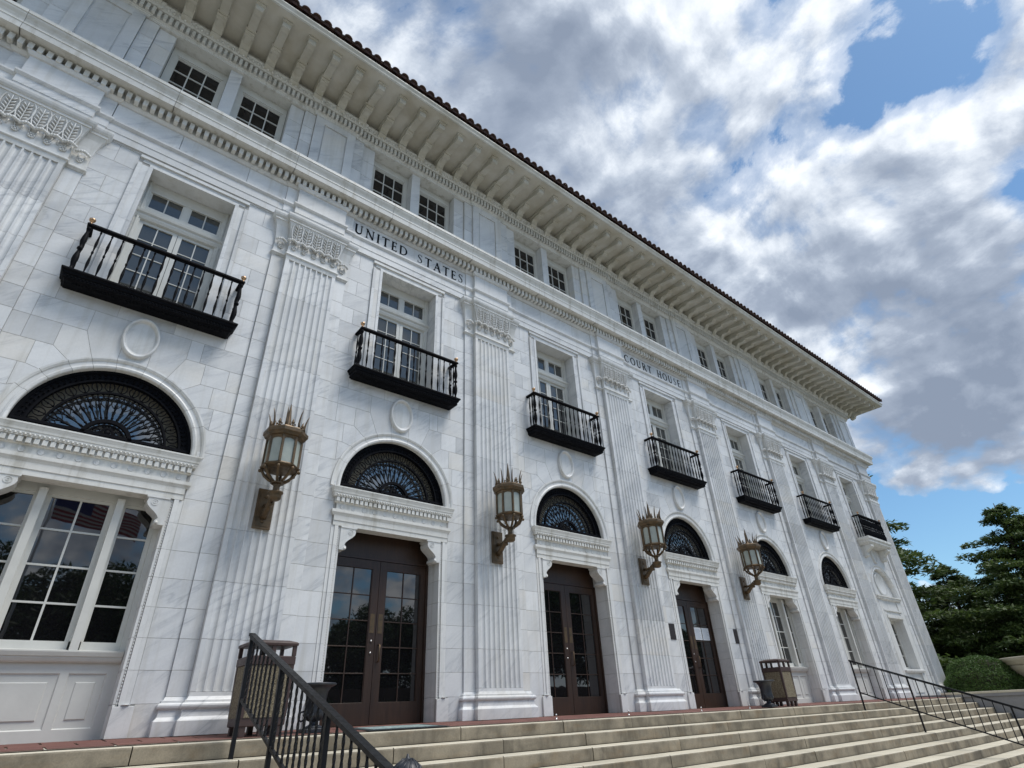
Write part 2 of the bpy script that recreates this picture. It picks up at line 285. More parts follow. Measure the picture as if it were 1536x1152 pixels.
# ------------------------------------------------------------------ mesh builder
class MB:
    def __init__(s): s.v = []; s.f = []; s.m = []; s.sm = []
    def add(s, vs, fs, mi=0, smooth=False):
        o = len(s.v); s.v.extend([tuple(map(float, p)) for p in vs])
        for f in fs: s.f.append(tuple(i + o for i in f)); s.m.append(mi); s.sm.append(smooth)
        return s
    def box(s, x0, x1, y0, y1, z0, z1, mi=0, ch=0.):
        if ch <= 0:
            v = [(x, y, z) for z in (z0, z1) for y in (y0, y1) for x in (x0, x1)]
            return s.add(v, [(0, 2, 3, 1), (4, 5, 7, 6), (0, 1, 5, 4), (2, 6, 7, 3), (0, 4, 6, 2), (1, 3, 7, 5)], mi)
        return s.stack(x0 + ch, x1 - ch, y0 + ch, y1 - ch, [(0, z0), (ch, z0 + ch), (ch, z1 - ch), (0, z1)], mi)
    def stack(s, x0, x1, y0, y1, prof, mi=0, l=1, r=1, fr=1, bk=1, cap=True):
        vs = []
        for o, z in prof: vs += [(x0 - o * l, y0 - o * fr, z), (x1 + o * r, y0 - o * fr, z), (x1 + o * r, y1 + o * bk, z), (x0 - o * l, y1 + o * bk, z)]
        fs = []
        for i in range(len(prof) - 1):
            a = i * 4; b = a + 4
            for j in range(4): k = (j + 1) % 4; fs.append((a + j, a + k, b + k, b + j))
        if cap: n = (len(prof) - 1) * 4; fs += [(3, 2, 1, 0), (n, n + 1, n + 2, n + 3)]
        return s.add(vs, fs, mi)
    def prism(s, poly, y0, y1, mi=0, ch=0.):          # polygon in x,z ; front at y0
        n = len(poly)
        if ch > 0:
            c = inset(poly, ch); vs = [(x, y0, z) for x, z in c] + [(x, y0 + ch, z) for x, z in poly] + [(x, y1, z) for x, z in poly]
            fs = [tuple(range(n))]
            for i in range(n): j = (i + 1) % n; fs += [(i, i + n, j + n, j), (i + n, i + 2 * n, j + 2 * n, j + n)]
        else:
            vs = [(x, y0, z) for x, z in poly] + [(x, y1, z) for x, z in poly]; fs = [tuple(range(n)), tuple(range(2 * n - 1, n - 1, -1))]
            for i in range(n): j = (i + 1) % n; fs.append((i, i + n, j + n, j))
        return s.add(vs, fs, mi)
    def prism_x(s, poly, x0, x1, mi=0, smooth=False):      # polygon in y,z
        n = len(poly); vs = [(x0, y, z) for y, z in poly] + [(x1, y, z) for y, z in poly]
        fs = [tuple(range(n)), tuple(range(2 * n - 1, n - 1, -1))] + [(i, i + n, (i + 1) % n + n, (i + 1) % n) for i in range(n)]
        return s.add(vs, fs, mi)
    def lathe(s, prof, c=(0, 0, 0), n=16, mi=0, smooth=True, a0=0., axis='z', sy=1.):
        vs = []; fs = []
        for r, z in prof:
            for i in range(n):
                a = a0 + 2 * pi * i / n; x, y = r * math.cos(a), r * math.sin(a) * sy
                vs.append((c[0] + x, c[1] + y, c[2] + z) if axis == 'z' else (c[0] + x, c[1] + z, c[2] + y))
        for k in range(len(prof) - 1):
            for i in range(n): j = (i + 1) % n; fs.append((k * n + i, k * n + j, (k + 1) * n + j, (k + 1) * n + i))
        fs += [tuple(range(n - 1, -1, -1)), tuple(range((len(prof) - 1) * n, len(prof) * n))]
        return s.add(vs, fs, mi, smooth)
    def tube(s, pts, r, n=8, mi=0, smooth=True, closed=False):
        P = [Vector(p) for p in pts]; m = len(P); rr = r if isinstance(r, (list, tuple)) else [r] * m
        vs = []; up = Vector((0, 0, 1)); prev = None
        for i, p in enumerate(P):
            if closed: t = (P[(i + 1) % m] - P[i - 1])
            else: t = (P[min(i + 1, m - 1)] - P[max(i - 1, 0)])
            t.normalize()
            if prev is None:
                a = up if abs(t.dot(up)) < .9 else Vector((1, 0, 0)); u = t.cross(a).normalized()
            else: u = (prev - t * prev.dot(t)).normalized()
            prev = u; w = t.cross(u)
            for j in range(n): a = 2 * pi * (j + .5) / n; vs.append(p + (u * math.cos(a) + w * math.sin(a)) * rr[i])
        fs = []
        for i in range(m if closed else m - 1):
            k = (i + 1) % m
            for j in range(n): q = (j + 1) % n; fs.append((i * n + j, i * n + q, k * n + q, k * n + j))
        if not closed: fs += [tuple(range(n - 1, -1, -1)), tuple(range((m - 1) * n, m * n))]
        return s.add(vs, fs, mi, smooth)
    def bar(s, a, b, w, d, mi=0, twist=0., seg=1):
        a = Vector(a); b = Vector(b); t = (b - a).normalized(); ref = Vector((0, 1, 0)) if abs(t.y) < .9 else Vector((1, 0, 0))
        u = t.cross(ref).normalized(); v = t.cross(u); vs = []; fs = []
        for i in range(seg + 1):
            p = a + (b - a) * i / seg; an = twist * i / seg; cu = u * math.cos(an) + v * math.sin(an); cv = -u * math.sin(an) + v * math.cos(an)
            for q, w2 in ((-1, -1), (1, -1), (1, 1), (-1, 1)): vs.append(p + cu * q * w / 2 + cv * w2 * d / 2)
        for i in range(seg):
            for j in range(4): k = (j + 1) % 4; fs.append((i * 4 + j, i * 4 + k, i * 4 + 4 + k, i * 4 + 4 + j))
        fs += [(3, 2, 1, 0), (seg * 4, seg * 4 + 1, seg * 4 + 2, seg * 4 + 3)]
        return s.add(vs, fs, mi)
    def ring(s, r0, r1, y0, y1, cz, a0=0., a1=pi, n=32, mi=0, cx=0., fr0=None):   # arched band in x,z with bevelled front
        vs = []; fs = []
        for i in range(n + 1):
            a = a0 + (a1 - a0) * i / n; c, q = math.cos(a), math.sin(a)
            for r, y in ((r0, y1), (r0, y0), (r1, y0), (r1, y1)): vs.append((cx + r * c, y, cz + r * q))
        for i in range(n):
            o = i * 4
            for j in range(4): k = (j + 1) % 4; fs.append((o + j, o + 4 + j, o + 4 + k, o + k))
        fs += [(0, 1, 2, 3), (n * 4 + 3, n * 4 + 2, n * 4 + 1, n * 4)]
        return s.add(vs, fs, mi)
    def sweep_arc(s, prof, cz, a0=0., a1=pi, n=36, mi=0, cx=0., gap=0.):   # prof: closed list of (r, y)
        m = len(prof); vs = []; fs = []
        for i in range(n + 1):
            a = a0 + gap + (a1 - a0 - 2 * gap) * i / n
            for r, y in prof: vs.append((cx + r * math.cos(a), y, cz + r * math.sin(a)))
        for i in range(n):
            for j in range(m): k = (j + 1) % m; fs.append((i * m + j, (i + 1) * m + j, (i + 1) * m + k, i * m + k))
        fs += [tuple(range(m)), tuple(range((n + 1) * m - 1, n * m - 1, -1))]
        return s.add(vs, fs, mi)
    def mesh(s, name, mats):
        me = bpy.data.meshes.new(name); me.from_pydata(s.v, [], s.f)
        for q in (mats if isinstance(mats, (list, tuple)) else [mats]): me.materials.append(M[q] if isinstance(q, str) else q)
        me.polygons.foreach_set('material_index', s.m); me.polygons.foreach_set('use_smooth', s.sm); me.update()
        bm_fix(me); return me
import bmesh
def bm_fix(me):
    bm = bmesh.new(); bm.from_mesh(me); bmesh.ops.recalc_face_normals(bm, faces=bm.faces); bm.to_mesh(me); bm.free()
def inset(poly, d):
    n = len(poly); A = sum(poly[i][0] * poly[(i + 1) % n][1] - poly[(i + 1) % n][0] * poly[i][1] for i in range(n)); sg = 1 if A > 0 else -1
    L = []
    for i in range(n):
        (x0, z0), (x1, z1) = poly[i], poly[(i + 1) % n]; dx, dz = x1 - x0, z1 - z0; l = math.hypot(dx, dz) or 1e-9
        nx, nz = -dz / l * sg, dx / l * sg; L.append((nx, nz, nx * x0 + nz * z0 + d))
    out = []
    for i in range(n):
        a, b = L[i - 1], L[i]; det = a[0] * b[1] - a[1] * b[0]
        if abs(det) < 1e-6: out.append((poly[i][0] + b[0] * d, poly[i][1] + b[1] * d))
        else: out.append(((a[2] * b[1] - a[1] * b[2]) / det, (a[0] * b[2] - a[2] * b[0]) / det))
    return out
def link(name, data, parent=None, loc=(0, 0, 0), rz=0., **kw):
    o = bpy.data.objects.new(name, data); COL.objects.link(o); o.location = loc; o.rotation_euler = (0, 0, rz)
    if parent is not None: o.parent = parent
    for k, v in kw.items(): o[k] = v
    return o
def obj(name, mb, mats, parent=None, loc=(0, 0, 0), rz=0., **kw):
    return link(name, mb.mesh(name, mats), parent, loc, rz, **kw)
def thing(name, label, cat, loc=(0, 0, 0), rz=0., group=None):
    o = link(name, None, None, loc, rz, label=label, category=cat); o.empty_display_size = .3
    if group: o['group'] = group
    return o
def copy_tree(o, parent=None):
    c = o.copy(); COL.objects.link(c)
    if parent is not None: c.parent = parent
    for ch in CH(o): copy_tree(ch, c)
    return c
def CH(o): return [x for x in bpy.data.objects if x.parent == o]

BW = 4.5; CZ = 3.57; HC = .3676; Z0 = .350
ZJ = [0., .35] + [Z0 + HC * i for i in range(1, 24)]          # course joints .35, .718, ...
BAYS = list(range(-1, 7)); NEAR = (0, 1, 2, 3)

# ================================================================== ground
g = MB().add([(-900, -900, -1.58), (900, -900, -1.58), (900, 900, -1.58), (-900, 900, -1.58)], [(0, 1, 2, 3)]); obj('ground', g, 'grass', kind='structure')
g = MB().box(-30, 45, -30, -5.0, -1.70, -1.545); obj('plaza', g, 'plaza', kind='structure')

# ================================================================== courthouse
CHS = thing('courthouse', 'white marble court house with fluted pilasters, arched doorways and a red tile roof', 'building')
X0, X1 = -7.5, 29.98

# ---- wall blocks -------------------------------------------------
nodes = [(1.22, 4.026), (1.14, 4.388), (.945, 4.757), (.655, 5.125)]
RE = 1.25
def arcp(a, r=RE): return (r * math.cos(a), CZ + r * math.sin(a))
def bay_blocks(k):
    """list of polygons (x,z) in bay coordinates"""
    P = []; E = 1.5085
    zj = [0.] + [Z0 + HC * i for i in range(0, 24)]
    rect = lambda a, b, c, d: P.append([(a, c), (b, c), (b, d), (a, d)])
    for sgn in (-1, 1):
        def rc(a, b, c, d):
            if sgn < 0: a, b = -b, -a
            rect(a, b, c, d)
        top = 3.658
        z = [x for x in zj if x < 3.5] + [top]
        for i in range(len(z) - 1): rc(1.20 if z[i] < .3 else 1.145, E, z[i], z[i + 1])
        # arch zone
        zz = [3.658, 4.026, 4.388, 4.757, 5.125, 5.493, 5.861]
        ang = [math.asin(min(1, (zz[0] - CZ) / RE))]
        nd = [arcp(ang[0])] + nodes
        def radial(p): return math.atan2(p[1] - CZ, p[0])
        prev_a = ang[0]; prev_n = arcp(prev_a)
        for i, p in enumerate(nodes):
            a = radial(p) + (.05 if i < 3 else 0); pts = [prev_n]
            if i == 0: # course 3.658-4.026
                poly = [arcp(prev_a + (a - prev_a) * t) for t in (0, .34, .67, 1)]
                poly = poly + [p, (E if i == 0 else p[0], p[1])] + ([(E, zz[0])])
                P.append([(sgn * x, q) for x, q in poly]) ; 
            else:
                q0 = nodes[i - 1]; poly = [q0] + [arcp(prev_a + (a - prev_a) * t) for t in (0, .25, .5, .75, 1)] + [p, (q0[0] + .0, p[1])]
                P.append([(sgn * x, q) for x, q in poly]); rc(q0[0], E, q0[1], p[1]) if i < 3 else (rc(q0[0], 1.31, q0[1], p[1]), rc(1.31, E, q0[1], p[1]))
            prev_a = a
        a = math.acos(.19 / RE); p = nodes[-1]
        P.append([(sgn * x, q) for x, q in [p] + [arcp(prev_a + (a - prev_a) * t) for t in (0, .5, 1)] + [(.19, 5.493), (p[0], 5.493)]])
        rc(p[0], 1.31 if sgn < 0 else .85, p[1], 5.493); rc(1.31 if sgn < 0 else .85, E, p[1], 5.493)
        rc(.386, 1.15, 5.493, 5.861); rc(1.15, E, 5.493, 5.861)
        i = 0; za = 5.861
        while za < 8.83:
            zb = min(za + HC, 8.87)
            if zb > 8.72: zb = 8.87
            if i % 2 == 0: rc(.925, E, za, zb)
            else: rc(.925, 1.235, za, zb); rc(1.235, E, za, zb)
            za = zb; i += 1
    a = math.acos(.19 / RE)
    P.append([arcp(a), arcp(pi / 2), arcp(pi - a), (-.19, 5.493), (.19, 5.493)])
    rect(-.386, .386, 5.493, 5.861)
    return P
BL = bay_blocks(0)
block_mesh = [MB().prism(inset(p, .0024), .0, .030, 0, .0015).mesh('marble_block', 'marble') for p in BL]
cnt = 0
for k in BAYS:
    w = MB()
    w.box(1.10, 1.5, .006, .55, 0, 8.87); w.box(-1.5, -1.10, .006, .55, 0, 8.87)
    w.box(-1.10, 1.10, .006, .55, 4.83, 5.80); w.box(.70, 1.10, .006, .55, 5.80, 8.87); w.box(-1.10, -.70, .006, .55, 5.80, 8.87); w.box(-.70, .70, .006, .55, 8.66, 8.87)
    n = 20
    for i in range(n):     # spandrels behind the arch ring
        a, b = pi * i / n, pi * (i + 1) / n; xa, za = 1.12 * math.cos(a), CZ + 1.12 * math.sin(a); xb, zb = 1.12 * math.cos(b), CZ + 1.12 * math.sin(b)
        xa_, xb_ = max(-1.1, min(1.1, xa)), max(-1.1, min(1.1, xb))
        if abs(xa_ - xb_) > 1e-4: w.prism([(xa_, za), (xa_, 4.83), (xb_, 4.83), (xb_, zb)], .006, .55)
    wall = obj('wall', w, 'mortar', CHS, (BW * k, 0, 0))
    skip_win = False
    if k in NEAR:
        for me in block_mesh: link('marble_block', me, wall)
    else:
        b = MB()
        for p in BL: b.prism(inset(p, .0024), .0, .030, 0, .0015)
        obj('marble_block', b, 'marble', wall, kind='stuff')

# ---- archivolt, oval medallion, door head ------------------------
def archivolt_pieces():
    pr = [(1.075, .20), (1.075, .0), (1.085, -.012), (1.11, -.02), (1.135, -.008), (1.14, .004), (1.19, .004), (1.20, -.012), (1.225, -.024), (1.25, -.024), (1.253, .03), (1.253, .20)]
    cuts = [-.01] + [math.atan2(p[1] - CZ, p[0]) + d for p, d in zip(nodes, (.05, .05, .05, 0))] + [math.acos(.19 / RE)]
    cuts = cuts + [pi - c for c in reversed(cuts)]
    return [MB().sweep_arc(pr, CZ, cuts[i], cuts[i + 1], 8, gap=.0022).mesh('archivolt_stone', 'marble_trim') for i in range(len(cuts) - 1)]
ARC = archivolt_pieces()
ov = MB(); n = 36; vs = []; ovp = [(0, .040), (.70, .034), (.79, .040), (.81, .018), (.86, -.006), (.93, -.016), (.98, .0), (1.0, .06)]
rx, rz = .245, .365
for f, dy in ovp:
    for i in range(n): a = 2 * pi * i / n; vs.append((rx * f * math.cos(a), dy - .055, 5.235 + rz * f * math.sin(a)))
fs = [(k * n + i, k * n + (i + 1) % n, (k + 1) * n + (i + 1) % n, (k + 1) * n + i) for k in range(len(ovp) - 1) for i in range(n)]
ov.add(vs, fs, 0, True); OVM = ov.mesh('oval_medallion', 'marble_trim')
ch = MB()   # entablature over the door
ch.box(-1.125, 1.125, -.022, .20, 2.885, 2.965); ch.box(-1.125, 1.125, -.032, .20, 2.965, 3.05)
ch.stack(-1.12, 1.12, 0, .2, [(.032, 3.05), (.045, 3.08), (.058, 3.10), (.058, 3.148), (.0, 3.15)], bk=0)
ch.box(-1.10, 1.10, -.022, .20, 3.15, 3.262)
ch.stack(-1.10, 1.10, 0, .2, [(.03, 3.262), (.045, 3.275), (.045, 3.355), (.082, 3.36), (.088, 3.395), (.092, 3.40), (.092, 3.425), (.10, 3.43), (.104, 3.46), (.120, 3.505), (.124, 3.51), (.124, 3.53), (.02, 3.545)], bk=0)
CHM = ch.mesh('door_cornice', 'marble_cream')
dn = MB()
for i in range(27): x = -1.105 + i * .085; dn.box(x - .028, x + .028, -.078, -.040, 3.283, 3.352)
DNM = dn.mesh('dentil_row', 'marble_cream')
eg = MB()
for i in range(46): x = -1.12 + i * .0498; eg.lathe([(.001, -.018), (.012, -.012), (.018, 0), (.012, .012), (.001, .018)], (x, -.088, 3.385), 6)
EGM = eg.mesh('egg_moulding', 'marble_cream')
ro = MB()
for i in range(11):
    x = -1.0 + i * .2; ro.lathe([(.040, 0), (.038, -.006), (.030, -.001), (.014, -.004), (.001, -.006)], (x, -.022, 3.205), 10, axis='y')
ROM = ro.mesh('rosette_frieze', 'marble_trim')
def console_mb(sg):
    p = [(.975, 2.884), (.70, 2.884), (.70, 2.855), (.715, 2.845), (.705, 2.80), (.72, 2.755), (.765, 2.71), (.82, 2.67), (.862, 2.63), (.885, 2.59), (.872, 2.575), (.852, 2.555), (.852, 2.525), (.872, 2.505), (.90, 2.50), (.975, 2.50)]
    m = MB(); m.prism([(sg * x, z) for x, z in p], -.02, .24)
    m.lathe([(.024, -.006), (.024, .266)], (sg * .878, -.02, 2.528), 12, axis='y'); m.ring(.038, .046, -.026, -.018, 2.80, 0, 2 * pi, 16, cx=sg * .80); m.ring(.012, .020, -.026, -.018, 2.80, 0, 2 * pi, 12, cx=sg * .80)
    m.box(min(sg * .69, sg * .975), max(sg * .69, sg * .975), -.03, .25, 2.862, 2.886); return m
CON = [console_mb(s).mesh('console', 'marble_trim') for s in (-1, 1)]
def jamb_mb(sg, depth=.40):
    m = MB(); P = lambda a, b: (min(sg * a, sg * b), max(sg * a, sg * b))
    z = [0.] + [Z0 + HC * i for i in range(0, 7)] + [2.885]
    for i in range(len(z) - 1):
        g = .0015; a, b = z[i] + g, z[i + 1] - g
        if i == 0: m.box(*P(.972, 1.20), -.035, .03, a, b - .02, ch=.004); m.lathe([(.10, 0), (.10, .001)], (sg * 1.1, 0, 0), 3) if False else None
        m.box(*P(.972, 1.0), .0, depth, a, b, ch=.004)              # reveal
        if i > 0: m.box(*P(1.024, 1.085), -.020, .05, a, b); m.box(*P(1.085, 1.144), -.006, .05, a, b)
        m.box(*P(1.0, 1.024), .012, .05, a, b)
    m.tube([(sg * 1.012, .010, zz) for zz in (.02, 2.88)], .011, 8)
    m.lathe([(.02, -.01), (.06, 0), (.02, .01)], (sg * 1.1, -.0, .345), 8)
    m.box(*P(1.03, 1.15), -.03, .03, .33, .352); return m
JAMB = [jamb_mb(s).mesh('jamb', 'marble_trim') for s in (-1, 1)]
rope = MB()
for sg in (-1, 1):
    for i in range(70): z = .36 + i * .036; rope.lathe([(.002, -.018), (.009, -.012), (.0125, 0), (.009, .012), (.002, .018)], (sg * 1.012, .004, z), 6)
ROPE = rope.mesh('rope_moulding', 'marble_trim')

# ---- lunette grille ------------------------------------------------
def lunette():
    P = {}
    gl = MB(); n = 30; gl.add([(0, .22, CZ)] + [(1.07 * math.cos(pi * i / n), .22, CZ + 1.07 * math.sin(pi * i / n)) for i in range(n + 1)], [(0, i + 1, i + 2) for i in range(n)])
    P['glass'] = gl.mesh('lunette_glass', 'glass_lunette')
    ib = MB().ring(.735, 1.07, .200, .214, CZ, n=36); P['band'] = ib.mesh('beige_arch_band', 'beige')  # flat beige band along the top of the lunette
    o = MB(); o.ring(1.035, 1.08, .08, .15, CZ); o.ring(.905, .93, .075, .15, CZ); o.ring(.93, 1.035, .10, .15, CZ)
    for i in range(44):       # leaf garland
        a = pi * (i + .5) / 44
        for s, rr in ((-1, .962), (1, 1.003)):
            c = Vector((rr * math.cos(a), .105, CZ + rr * math.sin(a))); t = Vector((-math.sin(a), 0, math.cos(a))); u = Vector((math.cos(a), 0, math.sin(a)))
            d = (t + u * s * .7).normalized(); e = Vector((0, 1, 0)).cross(d)
            o.add([c - d * .035, c + e * .014 + Vector((0, -.012, 0)), c + d * .035, c - e * .014 + Vector((0, -.012, 0)), c + Vector((0, -.03, 0))], [(0, 1, 4), (1, 2, 4), (2, 3, 4), (3, 0, 4)])
    P['outer'] = o.mesh('outer_band', 'iron')
    r = MB(); r.ring(.715, .745, .08, .125, CZ); P['ring'] = r.mesh('middle_ring', 'iron')
    c = MB(); N = 17
    for i in range(N):        # open scrollwork between the rings
        a = pi * (i + .5) / N; C = Vector((.83 * math.cos(a), .10, CZ + .83 * math.sin(a))); t = Vector((-math.sin(a), 0, math.cos(a))); u = Vector((math.cos(a), 0, math.sin(a)))
        for s in (-1, 1):
            pts = [C + t * s * (.062 * math.cos(q)) * .95 + u * (.072 * math.sin(q)) for q in np.linspace(-1.9, 1.35, 9)]; c.tube(pts, .0080, 5)
            pass
        c.tube([C - u * .09, C + u * .09], .008, 5); c.lathe([(.001, -.02), (.014, 0), (.001, .02)], tuple(C), 6)
    P['scroll'] = c.mesh('scroll_ring', 'iron')
    sp = MB()                 # one spoke pointing up, from r=.31 to .73
    sp.lathe([(.011, .29), (.012, .33), (.018, .35), (.011, .37), (.010, .46), (.016, .50), (.022, .525), (.016, .55), (.010, .57), (.009, .62), (.015, .64), (.012, .66), (.009, .72)], (0, 0, 0), 6)
    for s in (-1, 1): sp.tube([(s * .0, 0, .60), (s * .030, 0, .625), (s * .055, 0, .655), (s * .062, 0, .69), (s * .05, 0, .71)], .0075, 5); sp.tube([(s * .010, 0, .53), (s * .024, 0, .545), (s * .02, 0, .56)], .005, 4)
    P['spoke'] = sp.mesh('spoke', 'iron')
    h = MB(); h.ring(.265, .315, .07, .13, CZ, n=24); h.ring(.225, .240, .085, .12, CZ, n=20)
    for s in (-1, 1):
        for cx, cz, rr in ((.12, .09, .05), (.06, .17, .035), (.19, .05, .03)):
            h.tube([(s * (cx + rr * (1 - q / 9) * math.cos(q)), .10, CZ + .03 + cz + rr * (1 - q / 9) * math.sin(q)) for q in np.linspace(0, 7, 14)], .009, 5)
    h.ring(.05, .08, .085, .115, CZ + .12, 0, 2 * pi, 16); h.lathe([(.04, -.02), (.02, -.03), (.001, -.035)], (0, .10, CZ + .12), 10, axis='y')
    for i in range(5): a = pi * (i + .5) / 5; h.tube([(.09 * math.cos(a), .1, CZ + .12 + .09 * math.sin(a)), (.12 * math.cos(a), .1, CZ + .12 + .11 * math.sin(a))], .012, 5)
    P['hub'] = h.mesh('hub', 'iron')
    b = MB(); b.box(-1.07, 1.07, .07, .14, CZ + .055, CZ + .095); b.box(-1.07, 1.07, .07, .14, CZ - .03, CZ - .012)
    for i in range(36): x = -1.03 + i * .0589; b.tube([(x + .024 * math.cos(q), .10, CZ + .02 + .030 * math.sin(q)) for q in np.linspace(0, 2 * pi, 9)[:-1]], .0065, 4, closed=True)
    P['base'] = b.mesh('base_bar', 'iron'); return P
LUN = lunette()

# ---- windows / doors ------------------------------------------------
def pane_mb(x0, x1, z0, z1, y): return MB().box(x0, x1, y, y + .008, z0, z1)
def door_parts():
    P = []
    f = MB(); f.box(-.972, .972, .40, .46, 2.525, 3.0); f.box(-.972, -.93, .36, .46, 0, 2.52); f.box(.93, .972, .36, .46, 0, 2.52); f.box(-.93, .93, .37, .46, 2.50, 2.535)
    f.box(-.93, .93, .385, .45, 2.535, 2.60); P.append(('door_frame', f, 'wood'))
    return P
def leaf_mb(s):
    m = MB(); a, b = (.004, .928)
    def bx(x0, x1, z0, z1, y0=.385, y1=.435): m.box(min(s * x0, s * x1), max(s * x0, s * x1), y0, y1, z0, z1, ch=.003)
    bx(a, .135, .01, 2.495); bx(.825, b, .01, 2.495); bx(.135, .825, .01, .315); bx(.135, .825, 2.345, 2.495)
    bx(.135, .147, .315, 2.345, .393); bx(.813, .825, .315, 2.345, .393)
    bx(.472, .488, .315, 2.345, .398, .43)
    for z in (.722, 1.112, 1.508, 1.915): bx(.147, .813, z - .008, z + .008, .399, .43)
    return m
LEAF = [leaf_mb(s).mesh('door_leaf', 'wood') for s in (-1, 1)]
DF = [(n, m.mesh(n, t)) for n, m, t in door_parts()]
rows = [.315, .722, 1.112, 1.508, 1.915, 2.345]
DP = [pane_mb(x0, x1, rows[i] + .004, rows[i + 1] - .004, .412).mesh('pane', 'glass_dark') for x0, x1 in ((-.813, -.485), (-.475, -.147), (.147, .475), (.485, .813)) for i in range(5)]
hd = MB(); hd.tube([(.07, .385, 1.15), (.07, .335, 1.14), (.07, .335, .90), (.07, .385, .89)], .011, 8); HND = hd.mesh('handle', 'bronze')
pl = MB(); pl.box(-.115, -.035, .381, .386, 1.32, 1.62); pl.box(.035, .115, .381, .386, 1.32, 1.62); PLT = pl.mesh('push_plate', 'bronze')
lk = MB()
for z in (1.02, 1.20): lk.lathe([(.018, -.012), (.018, 0)], (-.07, .385, z), 10, axis='y')
LCK = lk.mesh('lock', 'steel')
def group_window():       # three-light window over a panelled apron (bays 0, 4, 5)
    f = MB(); D0 = .30
    f.box(-.972, -.915, .26, .42, .945, 2.885); f.box(.915, .972, .26, .42, .945, 2.885); f.box(-.972, .972, .30, .42, 2.80, 3.0)
    f.box(-.972, .972, .33, .42, 2.765, 2.80)
    for s in (-1, 1):
        f.box(min(s * .385, s * .475), max(s * .385, s * .475), .20, .36, .928, 2.84); f.box(min(s * .365, s * .495), max(s * .365, s * .495), .31, .42, .95, 2.82)
        f.box(min(s * .875, s * .915), max(s * .875, s * .915), .32, .40, .95, 2.80)
    f.box(-.915, .915, .31, .42, .95, 1.05)
    fr = f
    mu = []
    mu.append(MB().box(-.012, .012, .335, .36, 1.05, 2.765))
    for z in (1.475, 1.915, 2.357):
        mu.append(MB().box(-.325, .325, .338, .362, z - .012, z + .012)); mu.append(MB().box(.505, .875, .338, .362, z - .012, z + .012)); mu.append(MB().box(-.875, -.505, .338, .362, z - .012, z + .012))
    st = MB(); [st.box(a, b, .33, .37, 1.05, 2.765) for a, b in ((-.365, -.322), (.322, .365), (.495, .515), (-.515, -.495), (.862, .875), (-.875, -.862))]
    zz = [1.05, 1.475, 1.915, 2.357, 2.765]; pn = []
    for a, b in ((-.322, -.012), (.012, .322), (-.862, -.515), (.515, .862)):
        for i in range(4): pn.append(pane_mb(a, b, zz[i], zz[i + 1], .352))
    sl = MB().stack(-.965, .965, .24, .42, [(-.02, .815), (.0, .83), (.015, .86), (.015, .875), (.03, .88), (.045, .925), (.045, .94), (0, .95)], l=0, r=0, bk=0)
    ap = MB(); ap.box(-.972, .972, .30, .42, .0, .12); ap.box(-.972, .972, .30, .42, .70, .82)
    for a, b in ((-.972, -.86), (-.47, -.385), (.385, .47), (.86, .972)): ap.box(a, b, .30, .42, .12, .70)
    ap.box(-.86, -.47, .325, .42, .12, .70); ap.box(.47, .86, .325, .42, .12, .70); ap.box(-.385, .385, .325, .42, .12, .70)
    for a, b in ((-.385, .385), (-.86, -.47), (.47, .86)):
        w = .09; ap.add([(a, .300, .12), (b, .300, .12), (b, .300, .70), (a, .300, .70), (a + .012, .318, .132), (b - .012, .318, .132), (b - .012, .318, .688), (a + .012, .318, .688), (a + w, .318, .12 + w), (b - w, .318, .12 + w), (b - w, .318, .70 - w), (a + w, .318, .70 - w), (a + w + .012, .306, .132 + w), (b - w - .012, .306, .132 + w), (b - w - .012, .306, .688 - w), (a + w + .012, .306, .688 - w)], [(0, 1, 5, 4), (1, 2, 6, 5), (2, 3, 7, 6), (3, 0, 4, 7), (4, 5, 9, 8), (5, 6, 10, 9), (6, 7, 11, 10), (7, 4, 8, 11), (8, 9, 13, 12), (9, 10, 14, 13), (10, 11, 15, 14), (11, 8, 12, 15), (12, 13, 14, 15)])
    return fr, mu, st, pn, sl, ap
GW = group_window()
GWm = dict(frame=GW[0].mesh('window_frame', 'paint'), mu=[m.mesh('glazing_bar', 'paint') for m in GW[1]], st=GW[2].mesh('sash_stiles', 'paint'), pn=[m.mesh('pane', 'glass_dark') for m in GW[3]], sl=GW[4].mesh('sill', 'paint'), ap=GW[5].mesh('apron_panel', 'paint'))
